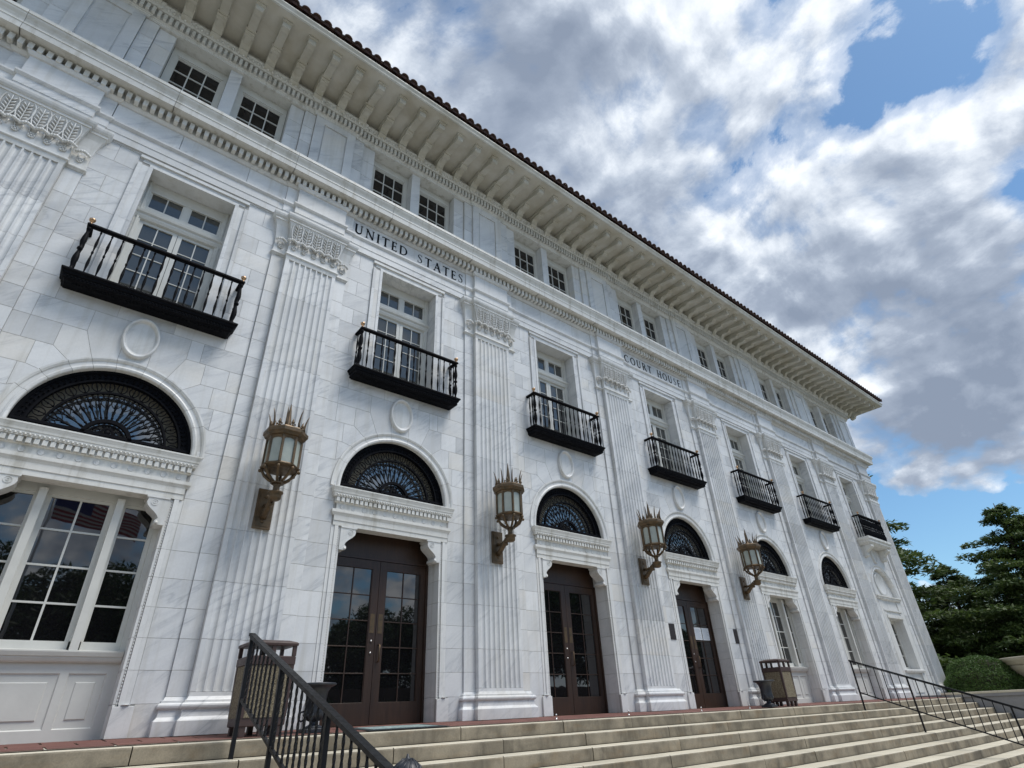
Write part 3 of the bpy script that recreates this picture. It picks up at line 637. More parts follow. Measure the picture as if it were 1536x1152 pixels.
def french_window():
    f = MB(); z0, z1 = 5.86, 8.64
    for s in (-1, 1):
        f.box(min(s * .60, s * .692), max(s * .60, s * .692), .31, .46, z0, z1); f.box(min(s * .63, s * .66), max(s * .63, s * .66), .29, .31, z0, z1)
    f.box(-.60, .60, .33, .46, 8.42, z1); f.box(-.60, .60, .33, .46, 7.98, 8.06); f.box(-.05, .05, .335, .46, 8.06, 8.42)
    tb = MB().stack(-.69, .69, .30, .42, [(-.03, 7.735), (.0, 7.75), (.02, 7.80), (.02, 7.83), (.05, 7.86), (.06, 7.90), (.0, 7.92)], l=0, r=0, bk=0); tb.box(-.69, .69, .33, .42, 7.92, 7.98)
    lv = []
    for s in (-1, 1):
        m = MB(); P = lambda a, b: (min(s * a, s * b), max(s * a, s * b))
        m.box(*P(.004, .075), .345, .395, z0, 7.735); m.box(*P(.535, .60), .345, .395, z0, 7.735); m.box(*P(.075, .535), .345, .395, 7.68, 7.735); m.box(*P(.075, .535), .345, .395, z0, 5.98)
        m.box(*P(.298, .316), .355, .39, 5.98, 7.68)
        for z in (6.32, 6.66, 7.00, 7.34): m.box(*P(.075, .535), .357, .388, z - .008, z + .008)
        lv.append(m)
    tl = MB()
    for s in (-1, 1):
        P = lambda a, b: (min(s * a, s * b), max(s * a, s * b)); tl.box(*P(.05, .075), .345, .39, 8.06, 8.42); tl.box(*P(.565, .60), .345, .39, 8.06, 8.42); tl.box(*P(.31, .33), .352, .39, 8.06, 8.42)
    pn = []; zz = [5.98, 6.32, 6.66, 7.0, 7.34, 7.68]
    for a, b in ((-.535, -.307), (-.307, -.075), (.075, .307), (.307, .535)):
        for i in range(5): pn.append(pane_mb(a + .004, b - .004, zz[i], zz[i + 1], .372))
    for a, b in ((-.565, -.32), (-.32, -.075), (.075, .32), (.32, .565)): pn.append(pane_mb(a, b, 8.065, 8.42, .372))
    return f, tb, lv, tl, pn
FW = french_window()
FWm = dict(frame=FW[0].mesh('window_frame', 'paint'), tb=FW[1].mesh('transom_bar', 'paint'), lv=[m.mesh('window_leaf', 'paint') for m in FW[2]], tl=FW[3].mesh('transom_light_sash', 'paint'), pn=[m.mesh('pane', 'glass_blind') for m in FW[4]])
sur = MB()
for s in (-1, 1):
    P = lambda a, b: (min(s * a, s * b), max(s * a, s * b))
    z = [5.861 + HC * i for i in range(0, 8, 2)] + [8.64]
    for i in range(len(z) - 1):
        za, zb = z[i] + .0015, z[i + 1] - .0015
        sur.box(*P(.69, .75), -.014, .33, za, zb); sur.box(*P(.75, .862), -.004, .03, za, zb); sur.box(*P(.862, .922), -.034, .03, za, zb)
sur.box(-.75, .75, -.014, .33, 8.642, 8.70); sur.box(-.862, .862, -.004, .03, 8.70, 8.775); sur.box(-.922, .922, -.034, .03, 8.775, 8.835); sur.box(-1.48, 1.48, -.014, .03, 8.838, 8.87)
SURM = sur.mesh('window_surround', 'marble')

# ---- attic ------------------------------------------------------------
def attic_window():
    f = MB(); z1 = 12.39; z0 = 10.80; a, b = -1.18, -.122
    f.box(a, a + .12, .27, .42, z0, z1); f.box(b - .10, b, .27, .42, z0, z1); f.box(a + .12, b - .10, .27, .42, 12.13, z1); f.box(a + .10, b - .08, .25, .27, 12.16, 12.20)
    x0, x1 = a + .12, b - .10; st = MB()
    st.box(x0, x0 + .02, .29, .34, z0, 12.13); st.box(x1 - .02, x1, .29, .34, z0, 12.13)
    for i in (1, 2): x = x0 + (x1 - x0) * i / 3; st.box(x - .012, x + .012, .292, .33, z0, 12.12)
    for z in (11.74, 11.36, 10.98): st.box(x0 + .02, x1 - .02, .294, .33, z - .011, z + .011)
    st.box(x0 + .02, x1 - .02, .294, .33, 12.105, 12.13)
    zz = [z0, 10.98, 11.36, 11.74, 12.115]; pn = []
    for i in range(3):
        for j in range(4): pn.append(pane_mb(x0 + (x1 - x0) * i / 3, x0 + (x1 - x0) * (i + 1) / 3, zz[j] + .005, zz[j + 1] - .005, .315))
    return f, st, pn
AW = attic_window(); AWm = dict(f=AW[0].mesh('window_frame', 'paint'), st=AW[1].mesh('glazing_bars', 'paint'), pn=[m.mesh('pane', 'glass_attic') for m in AW[2]])
def attic_blocks(m, a, b, y, rows=4, z0=10.3, z1=12.39):
    for i in range(rows):
        za, zb = z0 + (z1 - z0) * i / rows, z0 + (z1 - z0) * (i + 1) / rows
        xs = [a, b] if (b - a) < .5 or i % 2 else [a, a + (b - a) * .5, b]
        for q in range(len(xs) - 1): m.prism(inset([(xs[q], za), (xs[q + 1], za), (xs[q + 1], zb), (xs[q], zb)], .003), y, y + .25, 0, .003)

# ---- openings per bay ----------------------------------------------
def add_group(name, k, base, kids, parent=CHS, **kw):
    o = link(name, base, parent, (BW * k, 0, 0), **kw)
    for n, me in kids: link(n, me, o)
    return o
for k in BAYS:
    L = (BW * k, 0, 0)
    if k != 6:
        arch = link('door_cornice', CHM, CHS, L)
        link('dentil_row', DNM, arch, kind='stuff'); link('egg_moulding', EGM, arch, kind='stuff'); link('rosette_frieze', ROM, arch, kind='stuff')
        for me in CON: link('console', me, CHS, L)
        for me in JAMB: link('jamb', me, CHS, L)
        if k in (0, 1, 2, 3): link('rope_moulding', ROPE, CHS, L, kind='stuff')
        gr = link('lunette_grille', LUN['outer'], CHS, L)
        link('lunette_glass', LUN['glass'], gr); link('beige_arch_band', LUN['band'], gr); link('middle_ring', LUN['ring'], gr); link('scroll_ring', LUN['scroll'], gr); link('hub', LUN['hub'], gr); link('base_bar', LUN['base'], gr)
        NS = 17
        for i in range(NS):
            a = pi * (i + .5) / NS; o = link('spoke', LUN['spoke'], gr, (0, .10, CZ)); o.rotation_euler = (0, pi / 2 - a, 0)
    for me in ARC: link('archivolt_stone', me, CHS, L)
    link('oval_medallion', OVM, CHS, L)
    if k in (1, 2, 3):
        o = link('door', DF[0][1], CHS, L)
        for me in LEAF: link('door_leaf', me, o)
        for me in DP: link('pane', me, o)
        link('handle', HND, o); link('push_plate', PLT, o); link('lock', LCK, o)
    elif k != 6:
        o = link('window', GWm['frame'], CHS, L)
        for me in GWm['mu']: link('glazing_bar', me, o)
        link('sash_stiles', GWm['st'], o); link('sill', GWm['sl'], o); link('apron_panel', GWm['ap'], o)
        for me in GWm['pn']: link('pane', me, o)
    link('window_surround', SURM, CHS, L)
    o = link('window', FWm['frame'], CHS, L)
    link('transom_bar', FWm['tb'], o); link('transom_light_sash', FWm['tl'], o)
    for me in FWm['lv']: link('window_leaf', me, o)
    for me in FWm['pn']: link('pane', me, o)
    for dx in (0, 1.302):
        o = link('window', AWm['f'], CHS, (BW * k + dx, 0, 0)); link('glazing_bars', AWm['st'], o)
        for me in AWm['pn']: link('pane', me, o)
    # attic masonry
    am = MB(); attic_blocks(am, 1.188, 1.503, .05); attic_blocks(am, -1.503, -1.188, .05); am.box(-.118, .118, .05, .42, 10.3, 12.388); am.box(-1.5, 1.5, .02, .42, 10.2, 10.42)
    obj('attic_wall', am, 'marble', CHS, L)
# bay 6 blind arch and narrow window
b6 = MB(); L6 = (27., 0, 0)
n = 24
b6.add([(0, .13, CZ)] + [(1.09 * math.cos(pi * i / n), .13, CZ + 1.09 * math.sin(pi * i / n)) for i in range(n + 1)], [(0, i + 1, i + 2) for i in range(n)])
b6.lathe([(.45, .0), (.45, -.04), (.40, -.05), (.36, -.02), (.001, -.02)], (0, .13, 4.08), 28, axis='y')
b6.stack(-1.10, 1.10, 0, .4, [(-.02, 3.40), (.0, 3.42), (.06, 3.45), (.06, 3.49), (.09, 3.52), (.09, 3.56), (0, 3.58)], bk=0)
b6.box(-1.12, -.70, .0, .40, 0, 3.40); b6.box(.70, 1.12, .0, .40, 0, 3.40); b6.box(-.70, .70, .03, .40, 2.72, 3.40); b6.box(-.80, .80, -.03, .03, 2.74, 2.86); b6.box(-.9, .9, -.02, .03, 3.0, 3.06)
b6.stack(-.90, .90, 0, .4, [(0, .80), (.03, .82), (.07, .86), (.07, .91), (0, .93)], bk=0); b6.box(-.70, .70, .05, .40, 0, .80); b6.box(-.45, .45, .03, .05, .15, .65)
obj('blind_arch', b6, 'marble_trim', CHS, L6)
w6 = MB(); w6.box(-.70, -.60, .34, .42, .93, 2.72); w6.box(.60, .70, .34, .42, .93, 2.72); w6.box(-.60, .60, .34, .42, 2.60, 2.72); w6.box(-.03, .03, .345, .42, .93, 2.60); w6.box(-.60, .60, .345, .42, .93, 1.03)
for z in (1.43, 1.82, 2.2): w6.box(-.60, .60, .35, .40, z - .012, z + .012)
o = obj('window', w6, 'paint', CHS, L6)
for a, b in ((-.60, -.03), (.03, .60)): obj('pane', pane_mb(a, b, 1.03, 2.6, .38), 'glass_dark', o)
dk = MB().box(X0, X1 - .1, .56, .62, 0, 12.6); dk.box(X0, X1 - .1, .43, .56, 2.99, 3.02) ; obj('light_blocker', dk, 'dark', CHS)  # added unseen dark sheet behind the openings, blocks light

# ---- pilasters -------------------------------------------------------
def flute_section(x0=-.5, x1=.5, y=-.13, nf=8, yb=.02):
    pts = [(x0, yb), (x0, y)]; m = .055; pitch = (x1 - x0 - 2 * m) / nf; r = pitch * .40
    for i in range(nf):
        c = x0 + m + pitch * (i + .5)
        for q in np.linspace(pi, 0, 8): pts.append((c + r * math.cos(q), y + .030 * math.sin(q) if 0 < q < pi else y))
    pts += [(x1, y), (x1, yb)]; return pts
def shaft_mb(z0, z1):
    sec = flute_section(); n = len(sec); g = .0025
    plain = [(x, min(y, -.13) if y < 0 and y > -.13 else y) for x, y in sec]
    zs = [(z0 + g, 0), (z1 - g, 0)]; m = MB(); vs = [(x, y, z) for z, _ in zs for x, y in sec]
    fs = [(i, i + 1, n + i + 1, n + i) for i in range(n - 1)] + [(n - 1, 0, n, 2 * n - 1), tuple(range(n)), tuple(range(2 * n - 1, n - 1, -1))]
    return m.add(vs, fs)
shz = [.47] + [Z0 + HC * 2 * i for i in range(1, 11)] ; shz = [z for z in shz if z < 7.6] + [7.80]
SH = [shaft_mb(shz[i], shz[i + 1]).mesh('shaft_block', 'marble') for i in range(len(shz) - 1)]
SHJ = MB()
for i in range(len(shz) - 1): SHJ.v and None
sbz = [.42] + [Z0 + HC * i for i in range(1, 21)]; sbz = [z for z in sbz if z < 7.7] + [7.88]
SB = []
for i in range(len(sbz) - 1):
    for s in (-1, 1):
        a, b = (.502, .7445) if s > 0 else (-.7445, -.502); SB.append(MB().prism(inset([(a, sbz[i]), (b, sbz[i]), (b, sbz[i + 1]), (a, sbz[i + 1])], .003), -.034, .03, 0, .002).mesh('side_block', 'marble'))
BASEP = [(.09, 0), (.09, .155), (.085, .165), (.055, .20), (.045, .265), (.045, .28), (.062, .285), (.074, .30), (.078, .318), (.074, .336), (.062, .35), (.04, .352), (.04, .378), (.02, .385), (.004, .42)]
ba = MB(); ba.stack(-.742, .742, -.036, .1, BASEP, bk=0); ba.stack(-.5, .5, -.13, .0, BASEP, bk=0); ba.box(-.5, .5, -.13, .02, .42, .468)
BASM = ba.mesh('pilaster_base', 'marble')
# joints backing
pb = MB(); pb.box(-.735, .735, -.030, .3, .40, 8.86); pb.box(-.49, .49, -.092, .02, .44, 7.9); PBM = pb.mesh('pilaster', 'mortar')
cp = MB()      # capital body
for (x0, x1, yf) in ((-.742, .742, -.045), (-.5, .5, -.13)):
    cp.stack(x0, x1, yf, .02, [(.0, 7.80 if x1 < .6 else 7.86), (.012, 7.885), (.03, 7.895), (.036, 7.91), (.03, 7.925), (.012, 7.93), (.006, 7.95), (.0, 8.20), (.02, 8.40), (.05, 8.58), (.085, 8.68)], bk=0)
    cp.stack(x0, x1, yf, .02, [(.075, 8.68), (.10, 8.69), (.10, 8.735), (.115, 8.745), (.135, 8.78), (.145, 8.82), (.145, 8.86), (.0, 8.868)], bk=0)
CPM = cp.mesh('capital', 'marble_trim')
def leaf_cap(w=.104, h=.50):
    m = MB(); n = 16; pts = []
    def yy(z): t = max(0, z) / h; return -.035 - .05 * t * t
    for i in range(n + 1):
        a = -pi / 2 - .35 + (2 * pi + .0) * 0 + 0
    out = [(w * math.sin(t) * (1 - .25 * math.cos(t)), .5 * h * (1 - math.cos(t))) for t in np.linspace(.25, 2 * pi - .25, 22)]
    m.tube([(x, yy(z), z) for x, z in out], .012, 5)
    m.tube([(0, yy(z) - .004, z) for z in np.linspace(.0, h * .93, 6)], .009, 5)
    for s in (-1, 1):
        for i in range(6):
            z = .03 + i * h * .135; m.tube([(s * .006, yy(z), z), (s * w * .45, yy(z + .035) - .006, z + .035), (s * w * (.80 - .05 * i), yy(z + .06), z + .062)], [.012, .014, .006], 5)
    return m
LCM = leaf_cap().mesh('palm_leaf', 'marble_trim')
lp = MB()       # overhanging lower acanthus lip + rosette
for q in np.linspace(-1, 1, 7):
    lp.lathe([(.002, -.026), (.018, -.02), (.026, 0), (.02, .020), (.002, .028)], (q * .085, -.050 - .025 * (1 - q * q), .018 - .026 * abs(q)), 7)
for q in (-.5, .5): lp.tube([(q * .08, -.012, -.01), (q * .10, -.010, -.10)], [.014, .006], 5)
LPM = lp.mesh('acanthus_lip', 'marble_trim')
rs = MB(); rs.lathe([(.046, 0), (.050, -.016), (.036, -.022), (.030, -.010), (.018, -.012), (.014, -.026), (.001, -.030)], (0, 0, 0), 12, axis='y')
for i in range(6): a = pi * i / 3; rs.lathe([(.002, -.018), (.016, 0), (.002, .018)], (.036 * math.cos(a), -.018, .036 * math.sin(a)), 6)
RSM = rs.mesh('rosette', 'marble_trim')
for k in range(-2, 7):
    x = BW * k + 2.25
    if x < -3: continue
    L = (x, 0, 0)
    p = link('pilaster', PBM, CHS, L)
    if k <= 4:
        for me in SH: link('shaft_block', me, p)
        for me in SB: link('side_block', me, p)
    else:
        b = MB()
        for i in range(len(shz) - 1): t = shaft_mb(shz[i], shz[i + 1]); b.add(t.v, t.f)
        obj('shaft_block', b, 'marble', p, kind='stuff'); b = MB()
        for i in range(len(sbz) - 1):
            for a, q in ((.502, .742), (-.742, -.502)): b.prism(inset([(a, sbz[i]), (q, sbz[i]), (q, sbz[i + 1]), (a, sbz[i + 1])], .003), -.034, .03, 0, .002)
        obj('side_block', b, 'marble', p, kind='stuff')
    link('pilaster_base', BASM, p)
    c = link('capital', CPM, CHS, L)
    for i in range(5): link('palm_leaf', LCM, c, (-.40 + .2 * i, -.13, 8.21))
    for i in range(6):
        link('acanthus_lip', LPM, c, (-.45 + .18 * i, -.135 if abs(-.45 + .18 * i) < .5 else -.05, 8.22))
    for i in range(5): link('rosette', RSM, c, (-.40 + .2 * i, -.135, 8.09))
    for s in (-1, 1): link('rosette', RSM, c, (s * .63, -.05, 8.09)); link('acanthus_lip', LPM, c, (s * .64, -.05, 8.22))

# ---- entablature -------------------------------------------------------
def arch_seg(m, x0, x1, yf, l=0, r=0, yb=.3):
    m.stack(x0, x1, yf, yb, [(0, 8.87), (0, 9.02), (.012, 9.023), (.012, 9.19), (.024, 9.195), (.05, 9.23), (.055, 9.235), (.055, 9.272), (0, 9.278), (0, 9.715)], l=l, r=r, bk=0)
def bed_seg(m, x0, x1, yf, l=0, r=0, yb=.3):
    m.stack(x0, x1, yf, yb, [(.004, 9.716), (.03, 9.725), (.045, 9.755), (.06, 9.775), (.06, 9.80)], l=l, r=r, bk=0)
for k in BAYS:
    m = MB(); m.stack(-1.515, 1.515, -.045, .3, [(0, 8.87), (0, 9.02), (.010, 9.023), (.010, 9.19), (.02, 9.195), (.045, 9.23), (.05, 9.235), (.05, 9.272), (0, 9.278)], l=0, r=0, bk=0)
    for a, b in ((-1.515, -.45), (-.45, .75), (.75, 1.515)): m.prism(inset([(a, 9.279), (b, 9.279), (b, 9.714), (a, 9.714)], .003), -.045, .3, 0, .003)
    m.stack(-1.515, 1.515, -.045, .3, [(.004, 9.716), (.03, 9.725), (.045, 9.755), (.06, 9.775), (.06, 9.80)], l=0, r=0, bk=0)
    obj('entablature', m, 'marble', CHS, (BW * k, 0, 0))
for k in range(-2, 7):
    last = k == 6; m = MB(); yb = 3. if last else .3
    if BW * k + 2.25 < -8: continue
    arch_seg(m, -.735, .73, -.065, 1, 1, yb); bed_seg(m, -.735, .73, -.065, 1, 1, yb); arch_seg(m, -.52, .52, -.145, 1, 1, .0); bed_seg(m, -.52, .52, -.145, 1, 1, .0)
    obj('entablature', m, 'marble', CHS, (BW * k + 2.25, 0, 0))
CORN = [(.0, 9.80), (.06, 9.80), (.06, 9.955), (.17, 9.96), (.17, 9.972), (.315, 9.975), (.315, 9.962), (.325, 9.962), (.335, 10.085), (.345, 10.09), (.345, 10.11), (.325, 10.118), (.33, 10.16), (.35, 10.21), (.375, 10.25), (.385, 10.27), (.385, 10.30), (.40, 10.305), (.40, 10.375), (.385, 10.387), (-.05, 10.43)]
x = X0; i = 0; 
while x < X1 - .01:
    x2 = min(x + 2.25, X1); last = x2 >= X1 - .01
    if X1 - x2 < .8: x2 = X1; last = True
    m = MB(); m.stack(x + .003, x2 - (0 if last else .003), -.045, 3. if last else .3, CORN, l=0, r=1 if last else 0, bk=0)
    obj('cornice_stone', m, 'marble_cream', CHS); x = x2
dm = MB().stack(-.037, .037, -.225, -.10, [(-.008, 9.79), (0, 9.80), (0, 9.935), (-.008, 9.945)]).mesh('dentil', 'marble_cream')
nd = 0; x = -4.6
while x < X1 + .1: link('dentil', dm, CHS, (x, 0, 0)); x += .1276; nd += 1
m = MB(); 
for i in range(14): m.box(X1 + .06, X1 + .19, .02 + i * .1276, .095 + i * .1276, 9.80, 9.94)
obj('side_dentils', m, 'marble_cream', CHS)
# side wall of the building (right end) and left continuation
m = MB(); m.box(X1 - .30, X1 - .003, .32, 18., 0, 9.80); m.box(X1 - .35, X1 - .06, .4, 18., 9.8, 13.1); obj('side_wall', m, 'marble', CHS)
m = MB(); m.box(-9.5, -6.8, .0, .55, 0, 9.7); m.box(-9.5, -6.0, .05, .55, 10.2, 12.4); obj('side_wall', m, 'marble', CHS)
# attic pilaster panels
for k in range(-2, 7):
    xc = BW * k + 2.25; m = MB()
    if xc < -8: continue
    last = k == 6
    attic_blocks(m, .49, .745, .0); ml = MB(); attic_blocks(ml, -.745, -.49, .0); obj('attic_pier', ml, 'marble', CHS, (xc, 0, 0))
    if last: m.box(.5, .728, .03, 2.5, 10.3, 12.388)
    m2 = MB(); m2.box(-.487, .487, -.03, .1, 10.3, 12.388)
    for i in range(4):
        za, zb = 10.42 + i * .49, 10.42 + (i + 1) * .49
        a, b = -.487, .487
        m2.prism([(a, za), (b, za), (b, min(zb, 12.388)), (a, min(zb, 12.388))], -.034 - .0, -.03)
    o = obj('attic_pier', m, 'marble', CHS, (xc, 0, 0))
    m2 = MB(); a, w = .487, .20; zb, zt = 10.2, 12.388
    m2.box(-a, -a + w, -.05, .1, zb, zt, ch=.004); m2.box(a - w, a, -.05, .1, zb, zt, ch=.004); m2.box(-a + w, a - w, -.05, .1, 12.20, zt); 
    m2.box(-a + w, a - w, -.018, .1, zb, 12.20); m2.box(-a + w + .03, a - w - .03, -.030, -.018, zb, 12.165, ch=.004)
    obj('attic_panel', m2, 'marble', o)
ATP = [(.0, 12.389), (.02, 12.392), (.02, 12.44), (.035, 12.45), (.035, 12.475), (.055, 12.485), (.055, 12.68), (.13, 12.69), (.14, 12.72), (.145, 12.725), (.155, 12.78), (.18, 12.83), (.185, 12.835), (.185, 12.87), (.06, 12.875), (.06, 13.13)]
for k in range(-2, 7):
    m = MB(); last = k == 6; xc = BW * k + 2.25
    if xc < -8: continue
    m.stack(-.52, .52 if not last else .72, -.03, 3. if last else .3, ATP, l=1, r=1, bk=0); obj('attic_entablature', m, 'marble_cream', CHS, (xc, 0, 0))
for k in BAYS:
    m = MB(); m.stack(-1.73, 1.73, .0, .45, ATP, l=0, r=0, bk=0); obj('attic_entablature', m, 'marble_cream', CHS, (BW * k, 0, 0))
m = MB(); x = -4.0
while x < X1 + .1:
    q = (x - 2.25) % BW; q = min(q, BW - q); dy = -.03 if q < .58 else 0
    m.box(x - .030, x + .030, -.125 + dy, -.05 + dy, 12.50, 12.665); x += .105
obj('attic_dentils', m, 'marble_cream', CHS, kind='stuff')
m = MB(); x = -4.0
while x < X1 + .1:
    q = (x - 2.25) % BW; q = min(q, BW - q); dy = -.03 if q < .58 else 0
    m.lathe([(.003, -.045), (.026, -.025), (.034, 0), (.026, .03), (.003, .045)], (x, -.155 + dy, 12.765), 6); x += .105
obj('egg_and_dart', m, 'marble_cream', CHS, kind='stuff')

# ---- eaves -------------------------------------------------------------
EO = 1.42
sf = MB(); bw = .095; nb = 14
for i in range(nb):
    y0, y1 = -EO + .10 * i + .003, -EO + .10 * (i + 1) - .003
    sf.box(X0, X1 + EO, y0, y1, 13.12, 13.15)
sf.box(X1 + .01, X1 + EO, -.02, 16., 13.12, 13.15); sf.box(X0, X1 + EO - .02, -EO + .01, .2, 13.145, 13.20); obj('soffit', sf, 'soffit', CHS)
br = MB()
br.prism_x([(-.02, 12.74), (-.10, 12.735), (-.20, 12.765), (-.245, 12.80), (-.25, 12.84), (-.29, 12.89), (-.36, 12.925), (-.45, 12.93), (-.52, 12.90), (-.575, 12.905), (-.595, 12.94), (-.62, 12.95), (-.62, 13.12), (-.02, 13.12)], -.095, .095)
br.box(-.112, .112, -.65, -.02, 13.00, 13.05)
br.prism_x([(-.62, 12.985), (-.70, 12.985), (-.85, 12.965), (-1.00, 12.935), (-1.08, 12.905), (-1.20, 12.90), (-1.23, 12.93), (-1.23, 13.12), (-.62, 13.12)], -.082, .082)
br.box(-.105, .105, -1.27, -1.06, 13.05, 13.12)
br.box(-.062, .062, -1.21, -1.09, 12.892, 12.905); br.box(-.06, .06, -.50, -.27, 12.905, 12.93)
for q in (-1, 1): br.lathe([(.045, -.012), (.045, .012)], (0, 0, 0), 3) if False else None
BRM = br.mesh('eave_bracket', 'eave')
vt = MB(); 
for i in range(5):
    vt.ring(.028, .040, -.006, .006, 0, 0, 2 * pi, 12, cx=-.12 + .06 * i)
VT = MB()
for v in vt.v: pass
VT.add([(x, z, y) for x, y, z in vt.v], vt.f); VT.box(-.16, .16, -.05, .05, .003, .006); VTM = VT.mesh('soffit_vent', 'iron')
x = -7 * .5625 - .04; j = 0
while x < X1 + 1.2:
    link('eave_bracket', BRM, CHS, (x, 0, 0))
    if x < X1: link('soffit_vent', VTM, CHS, (x + .28, -.33, 13.112)) if j % 1 == 0 and x < 14 else None
    x += .5625; j += 1
for i in range(14):
    link('eave_bracket', BRM, CHS, (X1, .35 + i * .5625, 0), pi / 2)
gu = MB(); gp = [(.0, 13.10), (.0, 13.085), (.025, 13.083), (.03, 13.10), (.045, 13.115), (.05, 13.15), (.075, 13.20), (.085, 13.215), (.085, 13.25), (-.2, 13.26)]
gu.stack(X0, X1 + EO, -EO, 16., gp, bk=0, l=0); gutter = obj('gutter', gu, 'eave', CHS)
slope = math.tan(R(22))
rf = MB(); RX = X1 + EO + .05; zr = 13.27
rf.add([(X0, -EO - .05, zr), (RX, -EO - .05, zr), (RX - 8, 6.6, zr + 8.05 * slope), (X0, 6.6, zr + 8.05 * slope), (RX, 18, zr)], [(0, 1, 2, 3), (1, 4, 2)]); roof = obj('roof', rf, 'tile', CHS)
tl = MB(); rr = .098; n = 8; vs = []
def tile_mb(length=.46, r0=.100, r1=.088, yo=-.13):
    m = MB(); vs = []
    for (y, r_) in ((0, r0), (length, r1)):
        for i in range(n + 1): a = pi * i / n; vs.append((r_ * math.cos(a), y, r_ * math.sin(a) * .95))
        for i in range(n + 1): a = pi * i / n; vs.append(((r_ - .018) * math.cos(a), y, (r_ - .018) * math.sin(a) * .95))
    N = n + 1; fs = []
    for i in range(n):
        fs += [(i, i + 1, 2 * N + i + 1, 2 * N + i), (N + i, 3 * N + i, 3 * N + i + 1, N + i + 1), (i, N + i, N + i + 1, i + 1)]
    m.add(vs, fs, 0, True)
    vs = []
    for y in (.02, length):       # under tile (channel) half a pitch along
        for i in range(n + 1): a = pi + pi * i / n; vs.append((.1213 + .085 * math.cos(a), y, .035 + .06 * math.sin(a)))
    m.add(vs, [(i, i + 1, N + i + 1, N + i) for i in range(n)], 0, True)
    m.add([(-.10, .03, -.03), (.15, .03, -.03), (.15, .03, .03), (-.10, .03, .03)], [(0, 1, 2, 3)]); return m
TM = tile_mb().mesh('roof_tile', 'tile')
x = 2.453 - .2426 * 28
while x < RX - .05:
    o = link('roof_tile', TM, roof, (x, -EO - .14, zr + .095)); o.rotation_euler = (R(22), random.uniform(-.03, .03), random.uniform(-.02, .02)); x += .2426
back = MB(); x = 2.453 - .2426 * 28
while x < RX - 1:
    for j in range(1, 5):
        t = tile_mb(); c, s_ = math.cos(R(22)), math.sin(R(22)); yy, zz = -EO - .14 + .40 * j * c, zr + .105 + .40 * j * s_
        if x < RX - .4 * j: back.add([(a + x, b * c - cc * s_ + yy, b * s_ + cc * c + zz) for a, b, cc in t.v], t.f, 0, True)
    x += .2426
obj('upper_tiles', back, 'tile', roof, kind='stuff')
for i in range(60):
    o = link('roof_tile', TM, roof, (RX + .09, -EO + .1 + i * .2426, zr + .095)); o.rotation_euler = (R(22), 0, pi / 2)

# ---- balconies ------------------------------------------------------------
bs = MB(); bs.stack(-1.155, 1.155, -.27, .0, [(-.035, 5.70), (-.02, 5.715), (.0, 5.725), (.0, 5.775), (.02, 5.79), (.025, 5.82), (.045, 5.835), (.05, 5.845), (.05, 5.87), (.0, 5.875)], bk=0)
for i in range(52): x = -1.02 + i * .04; bs.lathe([(.013, 0), (.013, -.006), (.006, -.012)], (x, -.19, 5.700), 6); bs.lathe([(.013, 0), (.013, -.006), (.006, -.012)], (x, -.225, 5.700), 6)
for i in range(48): x = -1.10 + i * .0468; bs.lathe([(.001, -.018), (.012, -.01), (.016, 0), (.012, .01), (.001, .018)], (x, -.276, 5.752), 5)
BSM = bs.mesh('balcony', 'iron')
bal = MB(); bal.lathe([(.016, 0), (.016, .02), (.009, .03), (.009, .05), (.013, .10), (.019, .17), (.021, .22), (.017, .29), (.010, .36), (.009, .39), (.015, .40), (.017, .42), (.015, .44), (.009, .45), (.010, .48), (.017, .55), (.020, .60), (.016, .67), (.010, .76), (.009, .80), (.015, .81), (.015, .83), (.010, .84), (.010, .865)], n=8); BALM = bal.mesh('baluster', 'iron')
cpst = MB(); cpst.lathe([(.034, 0), (.034, .03), (.020, .05), (.020, .08), (.032, .13), (.042, .20), (.040, .26), (.026, .34), (.018, .39), (.034, .40), (.038, .42), (.034, .44), (.018, .45), (.028, .50), (.040, .57), (.036, .64), (.022, .74), (.020, .79), (.032, .80), (.032, .84), (.024, .85), (.024, .865)], n=12); CPS = cpst.mesh('corner_post', 'iron')
hr = MB(); hr.stack(-1.13, 1.13, -.285, -.235, [(-.012, 6.725), (.012, 6.735), (.02, 6.745), (.02, 6.765), (.008, 6.785)])
for s in (-1, 1): hr.stack(min(s * 1.085, s * 1.13), max(s * 1.085, s * 1.13), -.24, -.0, [(-.012, 6.726), (.010, 6.736), (.018, 6.746), (.018, 6.764), (.006, 6.784)], bk=0)
HRM = hr.mesh('handrail', 'iron')
fi = MB(); fi.lathe([(.028, 0), (.028, .012), (.012, .02), (.012, .035), (.026, .045), (.040, .062), (.044, .08), (.046, .095), (.034, .10), (.020, .112), (.008, .118), (.001, .122)], n=12); FIM = fi.mesh('finial', 'brass')
